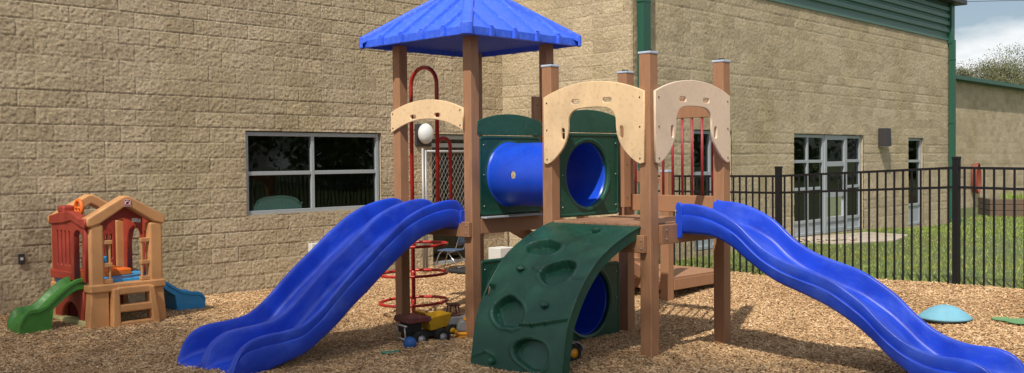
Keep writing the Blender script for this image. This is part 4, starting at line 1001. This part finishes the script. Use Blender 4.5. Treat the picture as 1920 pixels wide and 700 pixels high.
# ------------------------------------------------------------------ small toys on the mulch
# dump truck
t = thing('toy_dump_truck', 'toy dump truck with yellow bed and dull maroon cab on the mulch', 'toy truck', (-.93, 10.1, -.115), R(213))
def wheel(parent, name, loc, r, w, hub, ang=0, tm='tyre'):
    v, f = lathe([(r * .55, -w / 2), (r * .92, -w / 2), (r, -w * .32), (r, w * .32), (r * .92, w / 2), (r * .55, w / 2), (r * .55, -w / 2)], 24, 'y')
    o = mobj(name, v, f, M[tm], parent, smooth=True, loc=loc, rz=ang); e = o.modifiers.new('es', 'EDGE_SPLIT'); e.split_angle = R(40)
    v, f = lathe([(.001, -w * .5), (r * .2, -w * .55), (r * .3, -w * .38), (r * .56, -w * .42), (r * .56, w * .42), (r * .3, w * .38), (r * .2, w * .55), (.001, w * .5)], 20, 'y')
    mobj('hub', v, f, M[hub], o, smooth=True); return o
for x in (-.15, .10):
    for y in (-.125, .125): wheel(t, 'wheel', (x, y, .075), .078, .085, 'silver')
MB().box(-.25, .20, -.085, .085, .07, .13).build('chassis', M['black'], t, bevel=.01)
MB().poly([(.06, .13), (.235, .13), (.235, .215), (.20, .235), (.06, .235)], lambda a, b, d: (a, d, b), -.10, .10).build('cab', M['black'], t, bevel=.012)
MB().poly([(-.02, .245), (.25, .235), (.26, .255), (.245, .30), (-.02, .30)], lambda a, b, d: (a, d, b), -.155, .155).build('cab_canopy', M['dkred'], t, bevel=.015)
m = MB()
for y in (-.09, .09): m.tube([(.245, y, .07), (.255, y, .21)], .009)
m.tube([(.25, -.09, .075), (.25, .09, .075)], .012).tube([(.255, -.15, .215), (.265, .15, .215)], .010)
m.build('bumper_frame', M['silver'], t, smooth=True)
# bed: open hopper
V = [(-.27, -.13, .30), (.0, -.13, .27), (.0, .13, .27), (-.27, .13, .30), (-.24, -.09, .17), (-.04, -.10, .14), (-.04, .10, .14), (-.24, .09, .17)]
o = mobj('bed', V, [(0, 1, 5, 4), (1, 2, 6, 5), (2, 3, 7, 6), (3, 0, 4, 7), (4, 5, 6, 7)], M['yellow'], t); s_ = o.modifiers.new('s', 'SOLIDIFY'); s_.thickness = .012
MB().poly([(-.02, .26), (.04, .33), (.04, .34), (-.02, .30)], lambda a, b, d: (a, d, b), -.12, .12).build('bed_lip', M['yellow'], t)
# blue ball
o = MB().ball((0, 0, 0), .068, 28, 18).build('toy_ball', M['cyanball'], None, smooth=True, loc=(-1.02, 9.66, -.035))
tag(o, 'small blue rubber ball in front of the toy dump truck', 'ball')
# teal scoop
t = thing('toy_scoop', 'flat teal plastic scoop lying on the mulch', 'toy scoop', (-1.18, 9.42, -.085), R(10))
plate('blade', rrect(-.09, .02, -.035, .035, .03), [], .012, lambda a, b, d: (a, b, .012 + d + .03 * a * a * 20), M['teal'], t, .003)
MB().tube([(.01, 0, .015), (.09, .01, .02)], .010).build('handle', M['teal'], t, smooth=True)
# grey and amber toy bus (roller)
t = thing('toy_roller', 'grey and amber toy vehicle standing behind the tower post', 'toy vehicle', (-.50, 10.42, -.12), R(8))
MB().box(-.11, .11, -.08, .08, .0, .075).box(-.12, .12, -.09, .09, .045, .065).build('base', M['yellow2'], t, bevel=.012)
MB().poly([(-.105, .075), (.105, .075), (.105, .16), (.06, .195), (-.06, .195), (-.09, .16)], lambda a, b, d: (a, d, b), -.075, .075).build('cover', M['greyp'], t, bevel=.02)
MB().box(-.03, .105, -.079, .079, .19, .215).build('top_trim', M['yellow2'], t, bevel=.01)
# maroon toy loader behind
t = thing('toy_loader', 'dull maroon and grey toy loader between truck and tower post', 'toy vehicle', (-.62, 10.75, -.13), R(200))
MB().box(-.12, .12, -.08, .08, .10, .20).build('body', M['greyp'], t, bevel=.02)
MB().box(-.02, .10, -.07, .07, .20, .22).bar((-.02, -.06, .20), (-.0, -.06, .31), .014).bar((-.02, .06, .20), (0, .06, .31), .014).bar((.10, -.06, .20), (.08, -.06, .31), .014).bar((.10, .06, .20), (.08, .06, .31), .014).box(-.02, .10, -.08, .08, .31, .33).build('cage', M['dkred'], t, bevel=.004)
MB().tube([(-.1, -.07, .16), (-.2, -.07, .24), (-.28, -.07, .12)], .014).tube([(-.1, .07, .16), (-.2, .07, .24), (-.28, .07, .12)], .014).build('arm', M['dkred'], t, smooth=True)
MB().poly([(-.36, .03), (-.25, .03), (-.25, .15), (-.27, .15), (-.28, .05)], lambda a, b, d: (a, d, b), -.1, .1).build('bucket', M['dkred'], t)
for x in (-.08, .08):
    for y in (-.10, .10): wheel(t, 'wheel', (x, y, .06), .062, .05, 'yellow')
# toy tractor beside the climber
t = thing('toy_tractor', 'toy ride-on with yellow hubbed black wheel and grey fender beside the rock climber', 'toy vehicle', (.50, 8.62, -.01), R(35))
wheel(t, 'wheel', (0, -.03, .075), .078, .055, 'yellow2'); wheel(t, 'wheel', (-.30, -.03, .075), .078, .055, 'yellow2')
wheel(t, 'wheel', (0, .22, .075), .078, .055, 'yellow2'); wheel(t, 'wheel', (-.30, .22, .075), .078, .055, 'yellow2')
MB().box(-.38, .02, .01, .18, .06, .16).build('body', M['black'], t, bevel=.015)
for y in (-.065, .19):
    v = []; f = []; n = 12
    for q in range(n):
        a = math.pi * (.05 + .9 * q / (n - 1)); v += [(.105 * math.cos(a), y, .075 + .105 * math.sin(a)), (.105 * math.cos(a), y + .07, .075 + .105 * math.sin(a))]
    f = [(2 * q, 2 * q + 1, 2 * q + 3, 2 * q + 2) for q in range(n - 1)]
    o = mobj('fender', v, f, M['greyp'], t); s_ = o.modifiers.new('s', 'SOLIDIFY'); s_.thickness = .012
# blue dome and green mat
v, f = lathe([(.001, .16), (.08, .157), (.16, .145), (.26, .112), (.36, .065), (.44, .022), (.455, .006), (.45, -.004), (.001, -.004)], 48)
t = thing('balance_dome', 'light blue rubber balance dome lying on the mulch', 'balance dome', (4.33, 9.86, z1(4.33, 9.86) + .025)); t.scale = (.56, .56, .80)
mobj('dome', v, f, M['ltblue'], t, smooth=True)
v, f = lathe([(.001, -.006), (.445, -.006), (.45, -.012), (.44, -.035), (.001, -.035)], 48); mobj('base_rim', v, f, M['black'], t, smooth=True)
pts = [(.40 * (1 + .12 * math.sin(5 * a)) * math.cos(a), .40 * (1 + .12 * math.sin(5 * a)) * math.sin(a)) for a in np.linspace(0, math.tau, 50)[:-1]]
o = plate('rubber_mat', pts, [], .02, lambda a, b, d: (a, b, d), M['matgreen'], None, .004); o.location = (4.98, 9.62, z1(4.98, 9.62) + .012); o.scale = (.62, .62, .5); tag(o, 'flat green rubber splash mat half covered by mulch', 'mat')

# ------------------------------------------------------------------ trees
def tree(name, loc, h, cr_, ch, nl, leaf, mat, bark, label, cat='tree', group=None, seed=1, clumps=60, dens=.35, trunk_r=.16):
    r = np.random.default_rng(seed); t = thing(name, label, cat, loc, 0, group)
    m = MB(); top = h - ch * .55
    m.tube([(0, 0, -.3), (.04, 0, top * .4), (-.05, .05, top), (0, 0, h - ch * .25)], [trunk_r, trunk_r * .8, trunk_r * .6, trunk_r * .25], 10)
    cen = []
    for i in range(clumps):
        a = r.random() * math.tau; q = r.random() ** .5; zz = r.uniform(-1, 1)
        rad = cr_ * math.sqrt(max(0, 1 - zz * zz * .85)) * q; cen.append((rad * math.cos(a), rad * math.sin(a), h - ch / 2 + zz * ch / 2))
    for c in cen[:: 2]:
        b = (0, 0, max(top * .75, c[2] - ch * .35)); mid = ((c[0]) * .5, c[1] * .5, (b[2] + c[2]) / 2 + .2)
        m.tube([b, mid, c], [trunk_r * .35, trunk_r * .18, trunk_r * .05], 6)
    m.build('trunk', bark, t, smooth=True)
    cen = np.array(cen); idx = r.integers(0, clumps, nl); sz = cr_ * dens * r.uniform(.5, 1.2, clumps)
    d = r.normal(size=(nl, 3)); d /= np.linalg.norm(d, axis=1)[:, None]; d *= (r.random(nl) ** .45)[:, None]
    P = cen[idx] + d * sz[idx][:, None] * np.array([1, 1, .75])
    a = r.normal(size=(nl, 3)); a /= np.linalg.norm(a, axis=1)[:, None]; b = np.cross(a, r.normal(size=(nl, 3))); b /= np.linalg.norm(b, axis=1)[:, None]
    L = leaf * r.uniform(.6, 1.3, nl); a *= L[:, None]; b *= (L * .55)[:, None]
    V = np.stack([P - a, P + b, P + a, P - b], 1).reshape(-1, 3); npmesh('crown', V, np.arange(4 * nl).reshape(-1, 4), mat, t)
    return t
tree('tree', (35.3, 66, -1), 9.3, 6.6, 6.5, 90000, .05, M['leaf_olive'], M['twood'], 'olive tree in early leaf behind the far roof', seed=3, clumps=170, dens=.24)
tree('tree', (30.6, 64, -1), 8.5, 3.6, 5, 36000, .045, M['leaf_olive'], M['twood'], 'shorter thin olive tree left of the larger one behind the far roof', seed=4, clumps=110, dens=.2)
# trees behind the photographer: they shade the foreground and show in the glass
bt = [(-7.8, -1.8, 15.2, 3.3), (-4.3, -1.9, 15.2, 3.2), (-2.2, -4.2, 15.2, 3.0), (-11.4, -.8, 15.4, 3.4), (7.8, -7.5, 12.5, 3.5), (13, -10, 12, 3.6)]
lab = ['broad dark green shade tree left behind the viewpoint', 'dark green shade tree directly behind the viewpoint', 'dark green shade tree just right behind the viewpoint', 'dark green shade tree at the far left of the row', 'dark green shade tree second from the right of the row', 'tall dark green shade tree at the right end of the row']
for i, (x, y, h, c) in enumerate(bt):
    tree('shade_tree', (x, y, 0), h, c, 5.4, 62000, .038, M['leaf'], M['twood'], lab[i], group='trees behind the viewpoint', seed=20 + i, clumps=130, dens=.52, trunk_r=.24)
et = [(48, 12, 13, 7), (52, -2, 14, 7.5), (56, 24, 13, 7), (62, 38, 14, 7.5), (66, 52, 13, 7), (50, -16, 13, 7)]
el = ['nearest the lawn', 'tallest of the eastern row', 'with a rounded crown in the eastern row', 'second tallest of the eastern row', 'at the far end of the eastern row', 'at the near end of the eastern row']
for i, (x, y, h, c) in enumerate(et):
    tree('roadside_tree', (x, y, -1), h, c, h - 1.5, 12000, .22, M['leaf'], M['twood'], 'broad dark green roadside tree ' + el[i], group='roadside trees east of the lawn', seed=50 + i, clumps=90, dens=.34, trunk_r=.3)
# overhead cables
for i, (za_, zb2) in enumerate(((15.6, 15.9), (14.2, 14.9), (10.9, 11.0))):
    o = MB().tube([(10 + k * 8, 60 - k * .5, za_ + (zb2 - za_) * k / 5 + .05 * (k - 2.5) ** 2) for k in range(6)], .018, 5).build('overhead_cable', M['lampgrey'])
    tag(o, ('topmost', 'middle', 'lowest')[i] + ' of three thin overhead cables crossing the sky', 'cable', 'overhead cables')

# ------------------------------------------------------------------ world, sun, camera
SUN_EL = R(52); LDIR = Vector((.342, .94, 0)).normalized()
sd = bpy.data.lights.new('sun', 'SUN'); sd.energy = 4.6; sd.angle = R(.53); sd.color = (1, .93, .82)
so = bpy.data.objects.new('sun', sd); link(so)
dv = Vector((LDIR.x * math.cos(SUN_EL), LDIR.y * math.cos(SUN_EL), -math.sin(SUN_EL)))
so.rotation_euler = dv.to_track_quat('-Z', 'Y').to_euler(); so.location = (-3, -10, 20)
w = bpy.data.worlds.new('World'); scene.world = w; w.use_nodes = True; nt = w.node_tree; L = nt.links
bg = nt.nodes['Background']; bg.inputs['Strength'].default_value = .105
sky = nt.nodes.new('ShaderNodeTexSky'); sky.sky_type = 'NISHITA'; sky.sun_disc = False; sky.sun_elevation = SUN_EL
sky.sun_rotation = math.atan2(-LDIR.x, -LDIR.y); sky.air_density = 1.0; sky.dust_density = 2.0; sky.ozone_density = 1
tc = nt.nodes.new('ShaderNodeTexCoord'); mp = nt.nodes.new('ShaderNodeMapping'); mp.inputs['Scale'].default_value = (1, 1, 2.6); mp.inputs['Location'].default_value = (.3, 0, .1)
L.new(tc.outputs['Generated'], mp.inputs['Vector'])
nz_ = noise(nt, 3.2, 7, .55, mp.outputs[0]); cf = ramp(nt, nz_, [(.46, (.05, .05, .05)), (.60, (1, 1, 1))])
cl = mix(nt, sky.outputs[0], (10.0, 10.1, 10.2, 1), cf)
L.new(cl, bg.inputs['Color'])
cam = bpy.data.cameras.new('camera'); cam.lens = 1850 / 1920 * 36; cam.sensor_width = 36; cam.clip_end = 1500; cam.clip_start = .05
co = bpy.data.objects.new('camera', cam); link(co); co.location = (0, 0, 1.75)
co.matrix_world = Matrix.Translation((0, 0, 1.75)) @ Matrix.Rotation(R(90) - math.atan(48 / 1850), 4, 'X') @ Matrix.Rotation(-.01, 4, 'Z')
scene.camera = co
scene.view_settings.view_transform = 'Standard'; scene.view_settings.look = 'None'; scene.view_settings.exposure = 0; scene.view_settings.gamma = 1
scene.render.engine = 'CYCLES'
